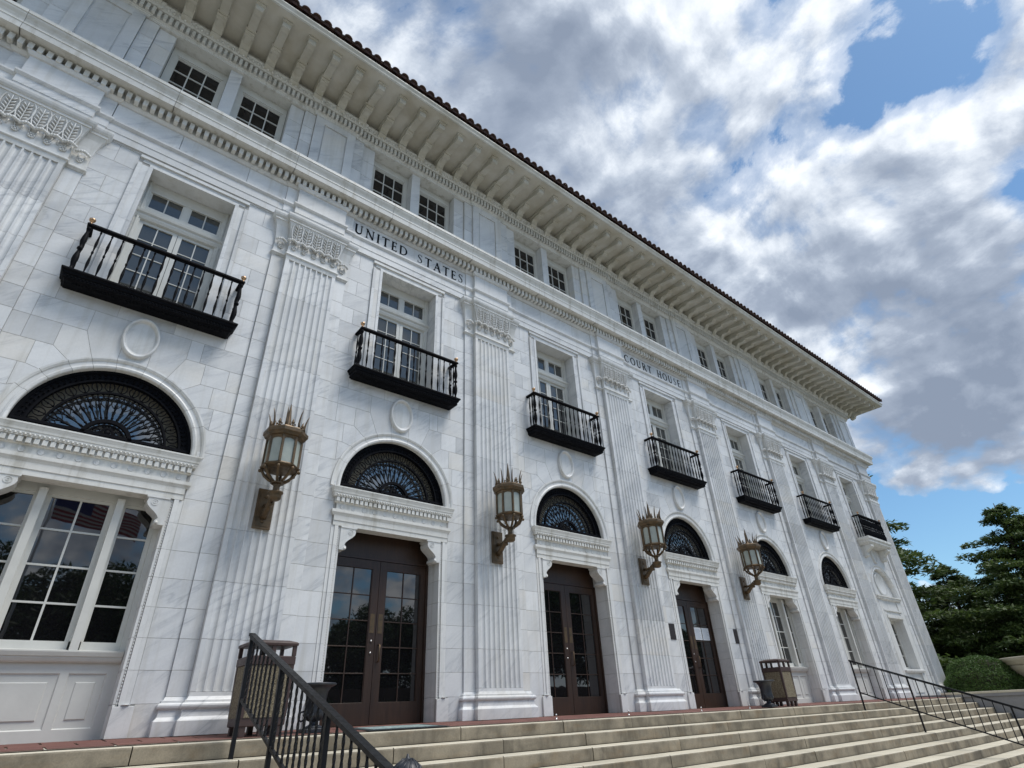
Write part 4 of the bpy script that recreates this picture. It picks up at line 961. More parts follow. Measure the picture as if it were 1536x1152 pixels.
def balcony(k):
    if k == 6:
        m = MB(); m.stack(-1.10, 1.10, -.42, .0, [(-.06, 5.50), (-.04, 5.52), (.0, 5.56), (.03, 5.60), (.03, 5.66), (.06, 5.70), (.07, 5.72), (.07, 5.80), (0, 5.81)], bk=0)
        for s in (-1, 1):
            m.prism_x([(-.0, 5.05), (-.10, 5.05), (-.15, 5.10), (-.16, 5.17), (-.13, 5.20), (-.20, 5.28), (-.33, 5.36), (-.40, 5.42), (-.40, 5.50), (0, 5.50)], s * .86 - .14, s * .86 + .14)
        o = obj('balcony', m, 'marble_cream', CHS, (27., 0, 0)); dy = -.11; dz = -.06
    else: o = link('balcony', BSM, CHS, (BW * k, 0, 0)); dy = 0; dz = 0
    link('handrail', HRM, o, (0, dy, dz))
    nbl = 14 if k != 6 else 28
    for i in range(nbl): link('baluster', BALM, o, (-1.10 + 2.20 * (i + 1) / (nbl + 1), -.26 + dy, 5.865 + dz))
    for s in (-1, 1):
        link('corner_post', CPS, o, (s * 1.108, -.26 + dy, 5.865 + dz)); link('finial', FIM, o, (s * 1.115, -.262 + dy, 6.782 + dz))
        for yy in ((-.17, -.08) if k != 6 else (-.28, -.19, -.1)): link('baluster', BALM, o, (s * 1.108, yy, 5.865 + dz))
    if k == 6:
        m = MB(); m.box(-1.1, 1.1, -.375, -.365, 6.20, 6.26); 
        for i in range(12): m.tube([(-1.0 + i * .18 + .07 * math.cos(q), -.37, 6.05 + .07 * math.sin(q)) for q in np.linspace(0, 2 * pi, 9)[:-1]], .008, 5, closed=True)
        obj('scrollwork', m, 'iron', o)
for k in range(-1, 7): balcony(k)

# ---- inscription ------------------------------------------------------------
def stroke(pts, w): return (pts, w if isinstance(w, list) else [w] * len(pts))
def arc(cx, cz, rx, rz, a0, a1, n=14): return [(cx + rx * math.cos(R(a0 + (a1 - a0) * i / n)), cz + rz * math.sin(R(a0 + (a1 - a0) * i / n))) for i in range(n + 1)]
TK, TN, SE = .165, .085, .065
def serif(x, z, w=.24): return ([(x - w / 2, z), (x + w / 2, z)], [SE, SE])
LET = {
 'I': (.22, lambda: [stroke([(.11, 0), (.11, 1)], TK), serif(.11, .02), serif(.11, .98)]),
 'H': (.78, lambda: [stroke([(.12, 0), (.12, 1)], TK), stroke([(.66, 0), (.66, 1)], TK), stroke([(.12, .52), (.66, .52)], TN), serif(.12, .02), serif(.12, .98), serif(.66, .02), serif(.66, .98)]),
 'T': (.70, lambda: [stroke([(.35, 0), (.35, 1)], TK), stroke([(.02, .965), (.68, .965)], TN + .01), stroke([(.035, 1.0), (.02, .84)], .04), stroke([(.665, 1.0), (.68, .84)], .04), serif(.35, .02)]),
 'E': (.55, lambda: [stroke([(.12, 0), (.12, 1)], TK), stroke([(.02, .97), (.48, .97)], TN), stroke([(.12, .52), (.40, .52)], TN), stroke([(.02, .03), (.52, .03)], TN), stroke([(.48, .99), (.47, .84)], .035), stroke([(.52, .01), (.53, .17)], .035), stroke([(.40, .44), (.40, .60)], .03)]),
 'U': (.76, lambda: [stroke([(.12, 1), (.12, .30)], TK), (arc(.36, .30, .24, .27, 180, 360), [TK] * 5 + list(np.linspace(TK, TN, 10))), stroke([(.60, .30), (.60, 1)], TN), serif(.12, .98), serif(.61, .98, .2)]),
 'N': (.82, lambda: [stroke([(.12, 0), (.12, .98)], TN), stroke([(.10, .98), (.68, .0)], TK), stroke([(.68, .02), (.68, 1)], TN), serif(.12, .02, .2), serif(.68, .98, .2), serif(.08, .98, .16)]),
 'D': (.80, lambda: [stroke([(.12, 0), (.12, 1)], TK), (arc(.30, .5, .40, .47, 90, -90, 18), [TN] * 3 + list(np.linspace(TN, TK, 6)) + [TK] * 1 + list(np.linspace(TK, TN, 6)) + [TN] * 3), stroke([(.02, .97), (.30, .97)], TN), stroke([(.02, .03), (.30, .03)], TN)]),
 'O': (.90, lambda: [(arc(.45, .5, .37, .475, 90, 450, 32), [TN + (TK - TN) * abs(math.cos(R(90 + 360 * i / 32))) for i in range(33)])]),
 'C': (.82, lambda: [(arc(.46, .5, .38, .475, 48, 312, 24), [TN + (TK - TN) * max(0, -math.cos(R(48 + 264 * i / 24))) for i in range(25)]), stroke([(.72, .98), (.73, .74)], .035), stroke([(.74, .26), (.73, .1)], .03)]),
 'S': (.54, lambda: [([(.44, .86), (.36, .95), (.25, .97), (.14, .92), (.09, .80), (.13, .68), (.25, .57), (.37, .46), (.44, .32), (.42, .15), (.32, .05), (.20, .03), (.08, .08)], [.04, .05, .05, .07, .10, .12, .13, .13, .11, .09, .06, .05, .045]), stroke([(.45, .98), (.45, .76)], .035), stroke([(.06, .26), (.06, .02)], .035)]),
 'A': (.76, lambda: [stroke([(.10, 0), (.38, 1)], TN), stroke([(.35, 1), (.66, 0)], TK), stroke([(.20, .36), (.54, .36)], TN), serif(.09, .02, .2), serif(.66, .02, .22)]),
 'R': (.74, lambda: [stroke([(.12, 0), (.12, 1)], TK), (arc(.28, .745, .24, .225, 90, -90, 12), [TN, TN, .07, .09, .11, TK, TK, TK, .11, .09, .07, TN, TN]), stroke([(.02, .97), (.28, .97)], TN), stroke([(.12, .52), (.28, .52)], TN), stroke([(.30, .52), (.66, .0)], TK), serif(.12, .02), serif(.66, .02, .16)]),
}
def letter_mesh(ch, H):
    m = MB()
    for si, (pts, ws) in enumerate(LET[ch][1]()):
        P = [Vector((p[0], p[1])) for p in pts]; L_, R_ = [], []
        for i, p in enumerate(P):
            t = (P[min(i + 1, len(P) - 1)] - P[max(i - 1, 0)]).normalized(); nn = Vector((-t.y, t.x)) * ws[i] / 2; L_.append(p + nn); R_.append(p - nn)
        y = -.0035 - .0009 * si; k = len(P); vs = [(q.x * H, y, q.y * H) for q in L_] + [(q.x * H, y, q.y * H) for q in R_] + [(q.x * H, 0, q.y * H) for q in L_] + [(q.x * H, 0, q.y * H) for q in R_]
        fs = []
        for i in range(k - 1): fs += [(i, i + 1, k + i + 1, k + i), (i, 2 * k + i, 2 * k + i + 1, i + 1), (k + i, k + i + 1, 3 * k + i + 1, 3 * k + i)]
        m.add(vs, fs)
    return m.mesh('letter', 'letter')
LM = {}
def inscribe(words, x0, x1, z, H, space):
    tot = sum(LET[c][0] for w in words for c in w) * H; nsp = sum(len(w) - 1 for w in words); gap = (x1 - x0 - tot - space * (len(words) - 1)) / nsp; x = x0
    for wi, w in enumerate(words):
        for c in w:
            me = LM.get((c, H)) or LM.setdefault((c, H), letter_mesh(c, H)); link('letter', me, CHS, (x, -.0455, z)); x += LET[c][0] * H + gap
        x += space - gap
inscribe(['UNITED', 'STATES'], 3.03, 5.93, 9.355, .262, .27)
inscribe(['COURT', 'HOUSE'], 12.02, 14.88, 9.355, .262, .30)

# ================================================================== landing, steps, terrace
SY, SZ, TR, RI = -1.45, -.06, .40, .165
sl = MB(); sl.add([(-12, .6, -.005), (29.6, .6, -.005), (29.6, SY + .32, SZ * .78 - .005), (-12, SY + .32, SZ * .78 - .005)], [(0, 3, 2, 1)]); sl.box(-12, 29.6, SY + .3, .6, -1.7, -.2); obj('landing', sl, 'paver_joint', kind='structure')
landing = bpy.data.objects['landing']
def zl(y): return 0.0 + (y / SY) * SZ if y < 0 else 0.
cnt = 0; rest = MB(); PWX, PWY = .58, .37
pv = []; rows_ = 6; y1 = SY + .335
yy = y1
for r_ in range(rows_ + 3):
    off = (r_ % 2) * PWX / 2; x = -6 + off
    while x < 26.2:
        ya, yb = yy, min(yy + PWY, .36)
        if yb - ya > .03: pv.append((x, ya, yb, r_))
        x += PWX
    yy += PWY
pv.sort(key=lambda p: (p[0] - 0) ** 2 + (p[1] + 8) ** 2)
for x, ya, yb, r_ in pv:
    g = .013; za, zb = zl(ya) + .001, zl(yb) + .001
    vs = [(x + g, ya + g, za), (x + PWX - g, ya + g, za), (x + PWX - g, yb - g, zb), (x + g, yb - g, zb)]; vs = [(a, b, c - .05) for a, b, c in vs] + vs
    fs = [(4, 5, 6, 7), (0, 1, 5, 4), (1, 2, 6, 5), (3, 0, 4, 7), (2, 3, 7, 6)]
    if cnt < 300: obj('brick', MB().add(vs, fs), 'paver', landing)
    else: rest.add(vs, fs)
    cnt += 1
obj('brick', rest, 'paver', landing, kind='stuff')
stp = MB()
for i in range(9): stp.box(-12, 26.2, SY - TR * i + .06, SY + .3, SZ - RI * (i + 1) - .0, SZ - RI * i - .05 if i == 0 else SZ - RI * i - .05)
steps = obj('steps', stp, 'mortar_dark', kind='structure')
cache = {}
for i in range(9):
    x = -11 + (i * 1.37) % 2.1; random.seed(100 + i)
    y_f = SY - TR * i; z_t = SZ - RI * i; first = True
    while x < 26.19:
        w = random.uniform(1.5, 2.3); x2 = min(x + w, 26.19)
        if 26.19 - x2 < .7: x2 = 26.19
        m = MB(); back_y = y_f + (TR + .03 if i else .33)
        dz = random.uniform(-.003, .003)
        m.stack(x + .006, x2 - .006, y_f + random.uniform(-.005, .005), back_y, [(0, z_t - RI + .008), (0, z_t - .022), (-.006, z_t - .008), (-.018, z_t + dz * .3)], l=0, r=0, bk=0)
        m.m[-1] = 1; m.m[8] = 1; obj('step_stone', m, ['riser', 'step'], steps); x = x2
# cheek wall at the far end, planter pedestal on it
ck = MB(); ck.stack(26.2, 38., -4.9, -.9, [(0, -1.6), (0, -.06), (.05, -.06), (.05, .065), (.04, .075)], r=0)
ck.box(26.19, 33., -.9, .0, -1.6, .04)
w = obj('cheek_wall', ck, 'cheek'); w['label'] = 'low grey stone wall closing the far right end of the steps'; w['category'] = 'wall'
cc = MB(); cc.stack(26.2, 38., -4.9, -.9, [(.055, .03), (.06, .035), (.06, .088), (.05, .095)], r=0); obj('coping', cc, 'step', w)
pdl = thing('stone_pedestal', 'large tan limestone pedestal with a moulded rim standing behind the round bush', 'pedestal', (30.4, -4.1, .09))
m = MB(); m.lathe([(1.62, 0), (1.62, .10), (1.55, .14), (1.50, .24), (1.58, .30), (1.70, .40), (1.86, .56), (1.95, .72), (1.97, .80)], n=40); obj('bowl', m, 'curb', pdl)
m = MB(); m.lathe([(1.97, .80), (2.03, .83), (2.03, .90), (2.10, .94), (2.12, 1.03), (2.08, 1.06), (1.7, 1.06), (1.7, .95)], n=40); obj('rim', m, 'curb', pdl)

# ================================================================== lanterns
def lantern(x, label):
    t = thing('wall_lantern', label, 'wall lantern', (x, -.13, 2.6), group='bronze lanterns on the pilasters')
    o = MB(); o.box(-.13, .13, -.03, .0, 0, .62, ch=.006); o.box(-.095, .095, -.038, -.03, .04, .58, ch=.004)
    for z in (.12, .50): o.lathe([(.022, -.054), (.030, -.046), (.030, -.038)], (0, 0, z), 8, axis='y')
    obj('back_plate', o, 'bronze', t)
    a = MB(); Y = -.44
    a.tube([(0, -.03, .18), (0, -.10, .20), (0, -.20, .29), (0, -.31, .37), (0, -.40, .395), (0, Y, .40)], [.055, .05, .048, .045, .045, .05], 8)
    a.tube([(0, -.03, .36), (0, -.12, .34), (0, -.22, .36), (0, -.32, .42)], [.035, .03, .03, .03], 6)
    a.lathe([(.02, .315), (.06, .325), (.085, .345), (.09, .37), (.09, .42), (.11, .43), (.11, .45), (.07, .46), (.05, .48), (.045, .53), (.06, .56), (.055, .575)], (0, Y, 0), 16)
    for q in (0, 1): a.lathe([(.03, -.05), (.03, .05)], (0, -.16 - .12 * q, .26 + .05 * q), 10, axis='y')
    obj('bracket_arm', a, 'bronze', t)
    a0 = pi / 8; s = MB()
    s.lathe([(.055, .575), (.10, .58), (.10, .60), (.05, .61)], (0, Y, 0), 8, a0=a0, smooth=False)
    for i in range(8):
        q = a0 + 2 * pi * i / 8; c, z_ = math.cos(q), math.sin(q)
        s.tube([(.07 * c, Y + .07 * z_, .60), (.13 * c, Y + .13 * z_, .635), (.20 * c, Y + .20 * z_, .69), (.235 * c, Y + .235 * z_, .75), (.262 * c, Y + .262 * z_, .80)], [.020, .022, .022, .020, .024], 6)
        s.lathe([(.004, -.03), (.026, -.015), (.026, .012), (.004, .03)], (.275 * c, Y + .275 * z_, .775), 6)
    s.lathe([(.20, .795), (.255, .80), (.285, .815), (.290, .83), (.265, .845), (.255, .86), (.20, .86)], (0, Y, 0), 8, a0=a0, smooth=False); obj('basket', s, 'bronze', t)
    f = MB()
    for i in range(8): q = a0 + 2 * pi * i / 8; f.bar((.253 * math.cos(q), Y + .253 * math.sin(q), .85), (.253 * math.cos(q), Y + .253 * math.sin(q), 1.30), .034, .034)
    f.lathe([(.20, 1.255), (.258, 1.258), (.268, 1.29), (.30, 1.30), (.315, 1.335), (.335, 1.35), (.335, 1.40), (.30, 1.42), (.29, 1.44), (.25, 1.445), (.2, 1.44)], (0, Y, 0), 8, a0=a0, smooth=False)
    for i in range(8):   # arched pane heads
        q = 2 * pi * i / 8 + 2 * a0; c, z_ = math.cos(q), math.sin(q); rr = .2365
        for s_ in (-1, 1):
            T = (-z_ * s_, c * s_); tri = [(rr * c + T[0] * .098, Y + rr * z_ + T[1] * .098, 1.26), (rr * c + T[0] * .098, Y + rr * z_ + T[1] * .098, 1.17), (rr * c + T[0] * .082, Y + rr * z_ + T[1] * .082, 1.215), (rr * c + T[0] * .055, Y + rr * z_ + T[1] * .055, 1.243), (rr * c, Y + rr * z_, 1.255)]
            f.add(tri, [(0, 1, 2), (0, 2, 3), (0, 3, 4)])
    obj('lamp_frame', f, 'bronze', t)
    for i in range(8):
        q = 2 * pi * i / 8 + 2 * a0; c, z_ = math.cos(q), math.sin(q); rr = .228; T = (-z_ * .095, c * .095)
        g = MB(); vs = []
        for r2 in (rr, rr - .006):
            for u, v in ((-1, .855), (1, .855), (1, 1.26), (-1, 1.26)): vs.append((r2 * c + T[0] * u, Y + r2 * z_ + T[1] * u, v))
        g.add(vs, [(0, 1, 2, 3), (7, 6, 5, 4), (0, 4, 5, 1), (1, 5, 6, 2), (2, 6, 7, 3), (3, 7, 4, 0)]); obj('glass_pane', g, 'frost', t)
    cr = MB()
    for i in range(8):
        q = a0 + 2 * pi * i / 8; c, z_ = math.cos(q), math.sin(q)
        cr.tube([((.265 + d) * c, Y + (.265 + d) * z_, z) for d, z in ((0, 1.44), (-.01, 1.52), (.0, 1.60), (.02, 1.68), (.045, 1.74))], [.020, .017, .013, .009, .002], 6)
        q += pi / 8; c, z_ = math.cos(q), math.sin(q); ctr = (.25 * c, Y + .25 * z_)
        cr.lathe([(.02, 1.44), (.022, 1.46), (.012, 1.475), (.024, 1.495), (.026, 1.515), (.014, 1.53), (.016, 1.545), (.001, 1.57)], (*ctr, 0), 7)
        for s_ in (-1, 1): cr.lathe([(.001, -.02), (.017, 0), (.001, .02)], (ctr[0] - z_ * .036 * s_, ctr[1] + c * .036 * s_, 1.475), 6)
    obj('crown', cr, 'bronze', t)
    tp = MB(); tp.lathe([(.25, 1.44), (.16, 1.47), (.07, 1.50), (.05, 1.54), (.042, 1.62), (.022, 1.80), (.003, 1.95)], (0, Y, 0), 8, a0=a0, smooth=False); obj('top_spike', tp, 'bronze', t)
lantern(2.25 - .03, 'largest spiked bronze lantern, on the pilaster left of the first doorway')
lantern(6.75 - .03, 'bronze lantern with crown of spikes on the pilaster between first and second doorways')
lantern(11.25 - .03, 'bronze lantern with crown of spikes on the pilaster between second and third doorways')
lantern(15.75 - .03, 'smallest spiked bronze lantern, on the pilaster right of the third doorway')

# ================================================================== bins, urns, plaques and small things
def bin_(x, y, label, w=.56, d=.50):
    t = thing('litter_bin', label, 'litter bin', (x, y, -.04), group='square litter bins beside the doors')
    b = MB(); b.stack(-w / 2 + .03, w / 2 - .03, -d / 2 + .03, d / 2 - .03, [(.0, .10), (.012, .11), (.012, .19), (0, .20)])
    for sx in (-1, 1):
        for sy in (-1, 1): b.bar((sx * (w / 2 - .035), sy * (d / 2 - .035), .19), (sx * (w / 2 - .025), sy * (d / 2 - .025), .80), .045, .045)
    b.stack(-w / 2 + .01, w / 2 - .01, -d / 2 + .01, d / 2 - .01, [(-.01, .745), (.012, .755), (.012, .84), (0, .85)]); b.box(-w / 2 + .06, w / 2 - .06, -d / 2 + .06, d / 2 - .06, .11, .80); obj('body_frame', b, 'bin_frame', t)
    for s in (-1, 1):
        obj('side_panel', MB().box(-w / 2 + .05, w / 2 - .05, min(s * (d / 2 - .035), s * (d / 2 - .01)), max(s * (d / 2 - .035), s * (d / 2 - .01)), .19, .745), 'pebble', t)
        obj('side_panel', MB().box(min(s * (w / 2 - .035), s * (w / 2 - .01)), max(s * (w / 2 - .035), s * (w / 2 - .01)), -d / 2 + .05, d / 2 - .05, .19, .745), 'pebble', t)
    for sx in (-1, 0, 1):
        for sy in (-1, 1): obj('hood_post', MB().box(sx * (w / 2 - .02) - .022, sx * (w / 2 - .02) + .022, sy * (d / 2 - .02) - .02, sy * (d / 2 - .02) + .02, .85, .98), 'bin_frame', t)
    l = MB(); l.stack(-w / 2, w / 2, -d / 2, d / 2, [(-.01, .965), (.012, .97), (.014, .995), (0, 1.01), (-.08, 1.035), (-.2, 1.045)]); obj('lid', l, 'bin_frame', t)
    for sx in (-1, 0, 1):
        for sy in (-1, 1): obj('foot', MB().box(sx * (w / 2 - .07) - .03, sx * (w / 2 - .07) + .03, sy * (d / 2 - .06) - .03, sy * (d / 2 - .06) + .03, .0, .105), 'bin_frame', t)
    return t
bin_(2.40, -.84, 'brown and pebble panelled litter bin behind the near stair railing')
bin_(15.0, -.86, 'brown and pebble panelled litter bin below the white panelled window, far right', .52, .50)
def urn(x, y, label):
    t = thing('iron_urn', label, 'urn', (x, y, -.04), group='black iron urns next to the litter bins')
    b = MB(); b.box(-.13, .13, -.13, .13, 0, .05, ch=.006); b.lathe([(.12, .05), (.11, .07), (.06, .09), (.045, .11), (.055, .13)], n=16); obj('foot', b, 'urn', t)
    v = MB(); v.lathe([(.05, .13), (.09, .145), (.125, .18), (.135, .22), (.130, .26), (.125, .30), (.13, .38), (.145, .46), (.17, .50), (.21, .52), (.235, .53), (.24, .545), (.225, .555), (.17, .54), (.16, .50)], n=24); obj('bowl', v, 'urn', t)
    fl = MB()
    for i in range(12): a = 2 * pi * i / 12; fl.tube([(.05 * math.cos(a), .05 * math.sin(a), .135), (.10 * math.cos(a), .10 * math.sin(a), .155), (.137 * math.cos(a), .137 * math.sin(a), .21)], .012, 5)
    obj('gadroon', fl, 'urn', t)
    for s in (-1, 1): obj('handle', MB().tube([(s * .135, 0, .24), (s * .18, 0, .23), (s * .20, 0, .17), (s * .17, 0, .13), (s * .11, 0, .15)], .011, 6), 'urn', t)
urn(3.10, -.88, 'black iron urn standing between the near litter bin and first door')
urn(13.93, -1.05, 'black iron urn standing in front of the far litter bin')
for x, lb in ((12.12, 'dark bronze plaque on the marble left of the third doorway'), (14.98, 'dark bronze plaque on the marble right of the third doorway')):
    t = obj('wall_plaque', MB().box(-.125, .125, -.014, .0, 0, .355, ch=.004), 'plaque', None, (x, -.002 if x < 14 else -.002, 1.452)); t['label'] = lb; t['category'] = 'plaque'; t['group'] = 'bronze plaques by the third doorway'
for x, y, lb in ((7.2, -1.0, 'small steel stop pin on the landing in front of the wide pilaster base, leftmost'), (9.02, -1.0, 'small steel stop pin on the landing before the second door'), (11.3, -1.0, 'small steel stop pin on the landing below the third lantern'), (13.15, -1.0, 'small steel stop pin on the landing before the third door')):
    m = MB(); m.lathe([(.022, 0), (.020, .01), (.009, .014), (.009, .05), (.016, .056), (.018, .07), (.010, .08), (.001, .084)], n=8); o = obj('door_stop', m, 'steel', None, (x, y, -.042)); o['label'] = lb; o['category'] = 'door stop'; o['group'] = 'steel pins along the landing'
m = MB(); m.box(-.62, .62, -.38, .38, 0, .010); m.box(-.5, .5, -.27, .27, .010, .013, 1); o = obj('door_mat', m, ['mat', simple('mat_border', (.34, .42, .40), .9, nscale=18, col2=(.10, .16, .18))], None, (4.35, -.80, -.034)); o['label'] = 'dark door mat with pale green pattern lying before the first doorway'; o['category'] = 'door mat'; o.rotation_euler = (math.atan(.06 / 1.45), 0, 0)
m = MB(); m.box(-.16, .16, 0, .003, 0, .30); 
for i in range(9): m.box(-.13, .13 - .03 * (i % 3), -.0015, 0, .03 + .028 * i, .036 + .028 * i, 1)
for j, (x, lb) in enumerate(((13.5 + .311, 'left white paper notice taped inside the glass of the third door'), (13.5 + .65, 'right white paper notice taped inside the glass of the third door'))):
    o = obj('paper_notice', m, ['paper', 'ink'], None, (x, .404, 1.545)); o['label'] = lb; o['category'] = 'notice'; o['group'] = 'paper notices on the third door'

# ================================================================== railings
def railing(label, x, top, bot, posts, gap, twist, rail_w, pick, finial=None, y_end=None):
    """top/bot: ((y,z),(y,z)) lines of the top and bottom rail in the plane x"""
    t = thing('stair_railing', label, 'railing', (x, posts[0], zl(posts[0])))
    ox = -posts[0]; oz = -zl(posts[0]); Lz = lambda ln, y: ln[0][1] + (y - ln[0][0]) * (ln[1][1] - ln[0][1]) / (ln[1][0] - ln[0][0])
    def gz(y):
        if y > SY: return zl(y)
        return SZ - RI * max(0, math.ceil((SY - y) / TR))
    ye = y_end
    r = MB(); p = lambda y, z: (0, y + ox, z + oz)
    ys = top[0][0]
    r.bar(p(ys + .03, Lz(top, ys + .03)), p(ye, Lz(top, ye)), .030, rail_w); r.bar(p(ys + .03, Lz(top, ys) - .02), p(ye, Lz(top, ye) - .02), .014, rail_w * .62)
    r.lathe([(rail_w * .55, -.014), (rail_w * .55, .014)], p(ys + .02, Lz(top, ys + .02)), 10); obj('top_rail', r, 'iron_rail', t)
    r = MB(); r.bar(p(posts[0], Lz(bot, posts[0])), p(ye, Lz(bot, ye)), .028, .030); obj('bottom_rail', r, 'iron_rail', t)
    for y in posts: obj('post', MB().bar(p(y, gz(y) - .004), p(y, Lz(top, y)), pick * 2.1, pick * 2.1), 'iron_rail', t)
    y = posts[0] - gap
    while y > ye + .02:
        if min(abs(y - q) for q in posts) > gap * .45:
            a, b = p(y, Lz(bot, y)), p(y, Lz(top, y)); obj('picket', MB().bar(a, b, pick, pick, twist=twist, seg=28 if twist else 1), 'iron_rail', t)
        y -= gap
    return t
railing('black wrought iron stair railing with twisted pickets beside the near litter bin', 1.964, ((-1.58, .972), (-4.934, -.199 + .01)), ((-2.0, .165), (-3.08, -.245)), [-1.58, -2.72, -3.95, -5.19], .135, 15., .066, .019, y_end=-5.25)
railing('plain black iron stair railing with straight pickets at the far end of the steps', 17.67, ((-1.60, .948), (-4.957, -.249 - .06)), ((-1.706, .149), (-4.66, -.972)), [-1.60, -2.83, -4.72, -6.2], .1755, 0., .045, .016, y_end=-6.6)
t = thing('newel_finial', 'dark grey pinecone finial on a short post at the foot of the near railing', 'finial', (1.99, -5.19, SZ - RI * 9 - .035))
m = MB(); m.lathe([(.05, 0), (.05, 1.15), (.035, 1.17), (.035, 1.21)], n=10); obj('post', m, 'iron_rail', t)
m = MB(); m.lathe([(.04, 1.20), (.075, 1.215), (.095, 1.25), (.104, 1.30), (.100, 1.345), (.082, 1.385), (.055, 1.41), (.022, 1.425), (.012, 1.435), (.006, 1.452), (.001, 1.455)], n=22)
for i in range(11):
    a = 2 * pi * i / 11; m.tube([(.98 * r_ * math.cos(a + q), .98 * r_ * math.sin(a + q), z) for r_, z, q in ((.078, 1.22, 0), (.106, 1.30, .5), (.085, 1.385, 1.0), (.03, 1.425, 1.5))], .008, 5)
obj('pinecone', m, 'urn', t)

# ================================================================== vegetation
def fast_mesh(name, V, F, mat, mi=None):
    me = bpy.data.meshes.new(name); V = np.asarray(V, np.float32); F = np.asarray(F, np.int32); k = F.shape[1]
    me.vertices.add(len(V)); me.vertices.foreach_set('co', V.ravel()); me.loops.add(F.size); me.loops.foreach_set('vertex_index', F.ravel())
    me.polygons.add(len(F)); me.polygons.foreach_set('loop_start', np.arange(0, F.size, k, dtype=np.int32)); me.polygons.foreach_set('loop_total', np.full(len(F), k, np.int32))
    me.materials.append(M[mat]); me.update(calc_edges=True); me.validate(); return me
def leaves(C, size, up=.3, elong=1.6, dirs=None):
    N = len(C); n = rng.normal(size=(N, 3)); n[:, 2] = np.abs(n[:, 2]) + up; n /= np.linalg.norm(n, axis=1)[:, None]
    t = rng.normal(size=(N, 3)) if dirs is None else dirs + .5 * rng.normal(size=(N, 3)); t -= n * (t * n).sum(1)[:, None]; t /= np.linalg.norm(t, axis=1)[:, None]; b = np.cross(n, t)
    s = size * rng.uniform(.6, 1.3, (N, 1)); V = np.stack([C - t * s * elong, C + b * s * .5, C + t * s * elong, C - b * s * .5], 1).reshape(-1, 3)
    return V, np.arange(4 * N).reshape(N, 4)
def cedar_mesh(H, spread, seed, nb=150, per=260, leaf=.10, droop=-.05):
    rg = np.random.default_rng(seed); C = []; Dd = []; tr = MB(); tr.tube([(0, 0, 0), (.15, .05, H * .3), (-.05, .1, H * .65), (0, 0, H)], [H * .028, H * .022, H * .012, .02], 10)
    for i in range(nb):
        f = (i + rg.random()) / nb; z = H * (.06 + .92 * f); L = spread * (1 - f) ** .75 * rg.uniform(.65, 1.12) + .35; a = rg.uniform(0, 2 * pi); d = np.array([math.cos(a), math.sin(a), 0])
        rise = rg.uniform(.0, .30); pts = [np.array([0, 0, z]) + d * L * t + np.array([0, 0, L * (rise * t + droop * t * t * 3)]) for t in (0, .5, 1)]
        tr.tube([tuple(p) for p in pts], [.05 * (1 - f) + .02, .03 * (1 - f) + .012, .006], 5)
        m = int(per * (L / spread) + 40); t = rg.uniform(.15, 1.03, m) ** .8; w = .34 * L * (1.1 - t) ** .6 * .9 + .12
        side = np.array([-d[1], d[0], 0]); cl = np.round(rg.uniform(-1, 1, m) * 3) / 3 + rg.normal(0, .10, m)
        P = np.outer(t, d * L) + np.array([0, 0, z]) + np.outer(cl * w, side); P[:, 2] += L * (rise * t + droop * t * t * 3) + rg.normal(0, .07, m) - .10 * np.abs(cl)
        P += rg.normal(0, .05, P.shape); C.append(P); Dd.append(np.tile(d, (m, 1)) + np.outer(cl, side))
    C = np.concatenate(C); Dd = np.concatenate(Dd); V, F = leaves(C, leaf, .9, 1.5, Dd); return fast_mesh('crown', V, F, 'cedar'), tr.mesh('trunk', 'bark')
def round_tree(H, seed, n=60, per=420, leaf=.16, mat='cedar2'):
    rg = np.random.default_rng(seed); C = []; tr = MB(); tr.tube([(0, 0, 0), (.1, 0, H * .3), (0, .1, H * .6)], [H * .03, H * .022, H * .01], 10)
    for i in range(n):
        v = rg.normal(size=3); v /= np.linalg.norm(v); rad = rg.uniform(.45, 1.) ; c = np.array([v[0] * H * .42 * rad, v[1] * H * .42 * rad, H * .60 + v[2] * H * .36 * rad]); s = H * rg.uniform(.07, .13)
        tr.tube([(0, .05, H * .45), tuple(c * .6 + np.array([0, 0, H * .2])), tuple(c)], [.10, .06, .02], 5)
        q = rg.normal(size=(per, 3)); q /= np.linalg.norm(q, axis=1)[:, None]; C.append(c + q * (s * rg.uniform(.5, 1.1, (per, 1))) * np.array([1.2, 1.2, .8]))
    V, F = leaves(np.concatenate(C), leaf, .2); return fast_mesh('crown', V, F, mat), tr.mesh('trunk', 'bark')
def tree(meshes, loc, label, sc=1., rz=0., group=None, name='cedar_tree', cat='tree'):
    t = thing(name, label, cat, loc, rz, group); t.scale = (sc, sc, sc); link('crown', meshes[0], t); link('trunk', meshes[1], t); return t
CA = cedar_mesh(15.5, 6.3, 3, 230, 460, .10); CB = cedar_mesh(13.0, 7.2, 11, 230, 520, .10)
tree(CA, (43.5, 8.1, -1.58), 'dark green layered conifer rising directly behind the corner of the building', 1.36)
tree(CB, (44.5, -1.9, -1.58), 'broad dark conifer behind the round clipped bush at the right edge', .90, 1.0)
tree(CB, (52., -6.8, -1.58), 'tall dark conifer standing furthest to the right behind the pedestal', 1.12, 3.3)
tree(CB, (49., 3.2, -1.58), 'low dark conifer filling the gap between the two larger conifers', .74, 2.2)
tree(CA, (60., 2.5, -1.58), 'dark conifer far behind the others, seen through their branches', .72, 4.0)
tree(CB, (51., 9.5, -1.58), 'dark spreading conifer half hidden behind the building corner', 1.0, 5.0)
bt = thing('clipped_bush', 'large clipped round green bush at the building corner beyond the steps', 'bush', (29.55, -1.45, -.3))
q = rng.normal(size=(30000, 3)); q[:, 2] = np.abs(q[:, 2]) * 1.0 - .25; q /= np.linalg.norm(q, axis=1)[:, None]
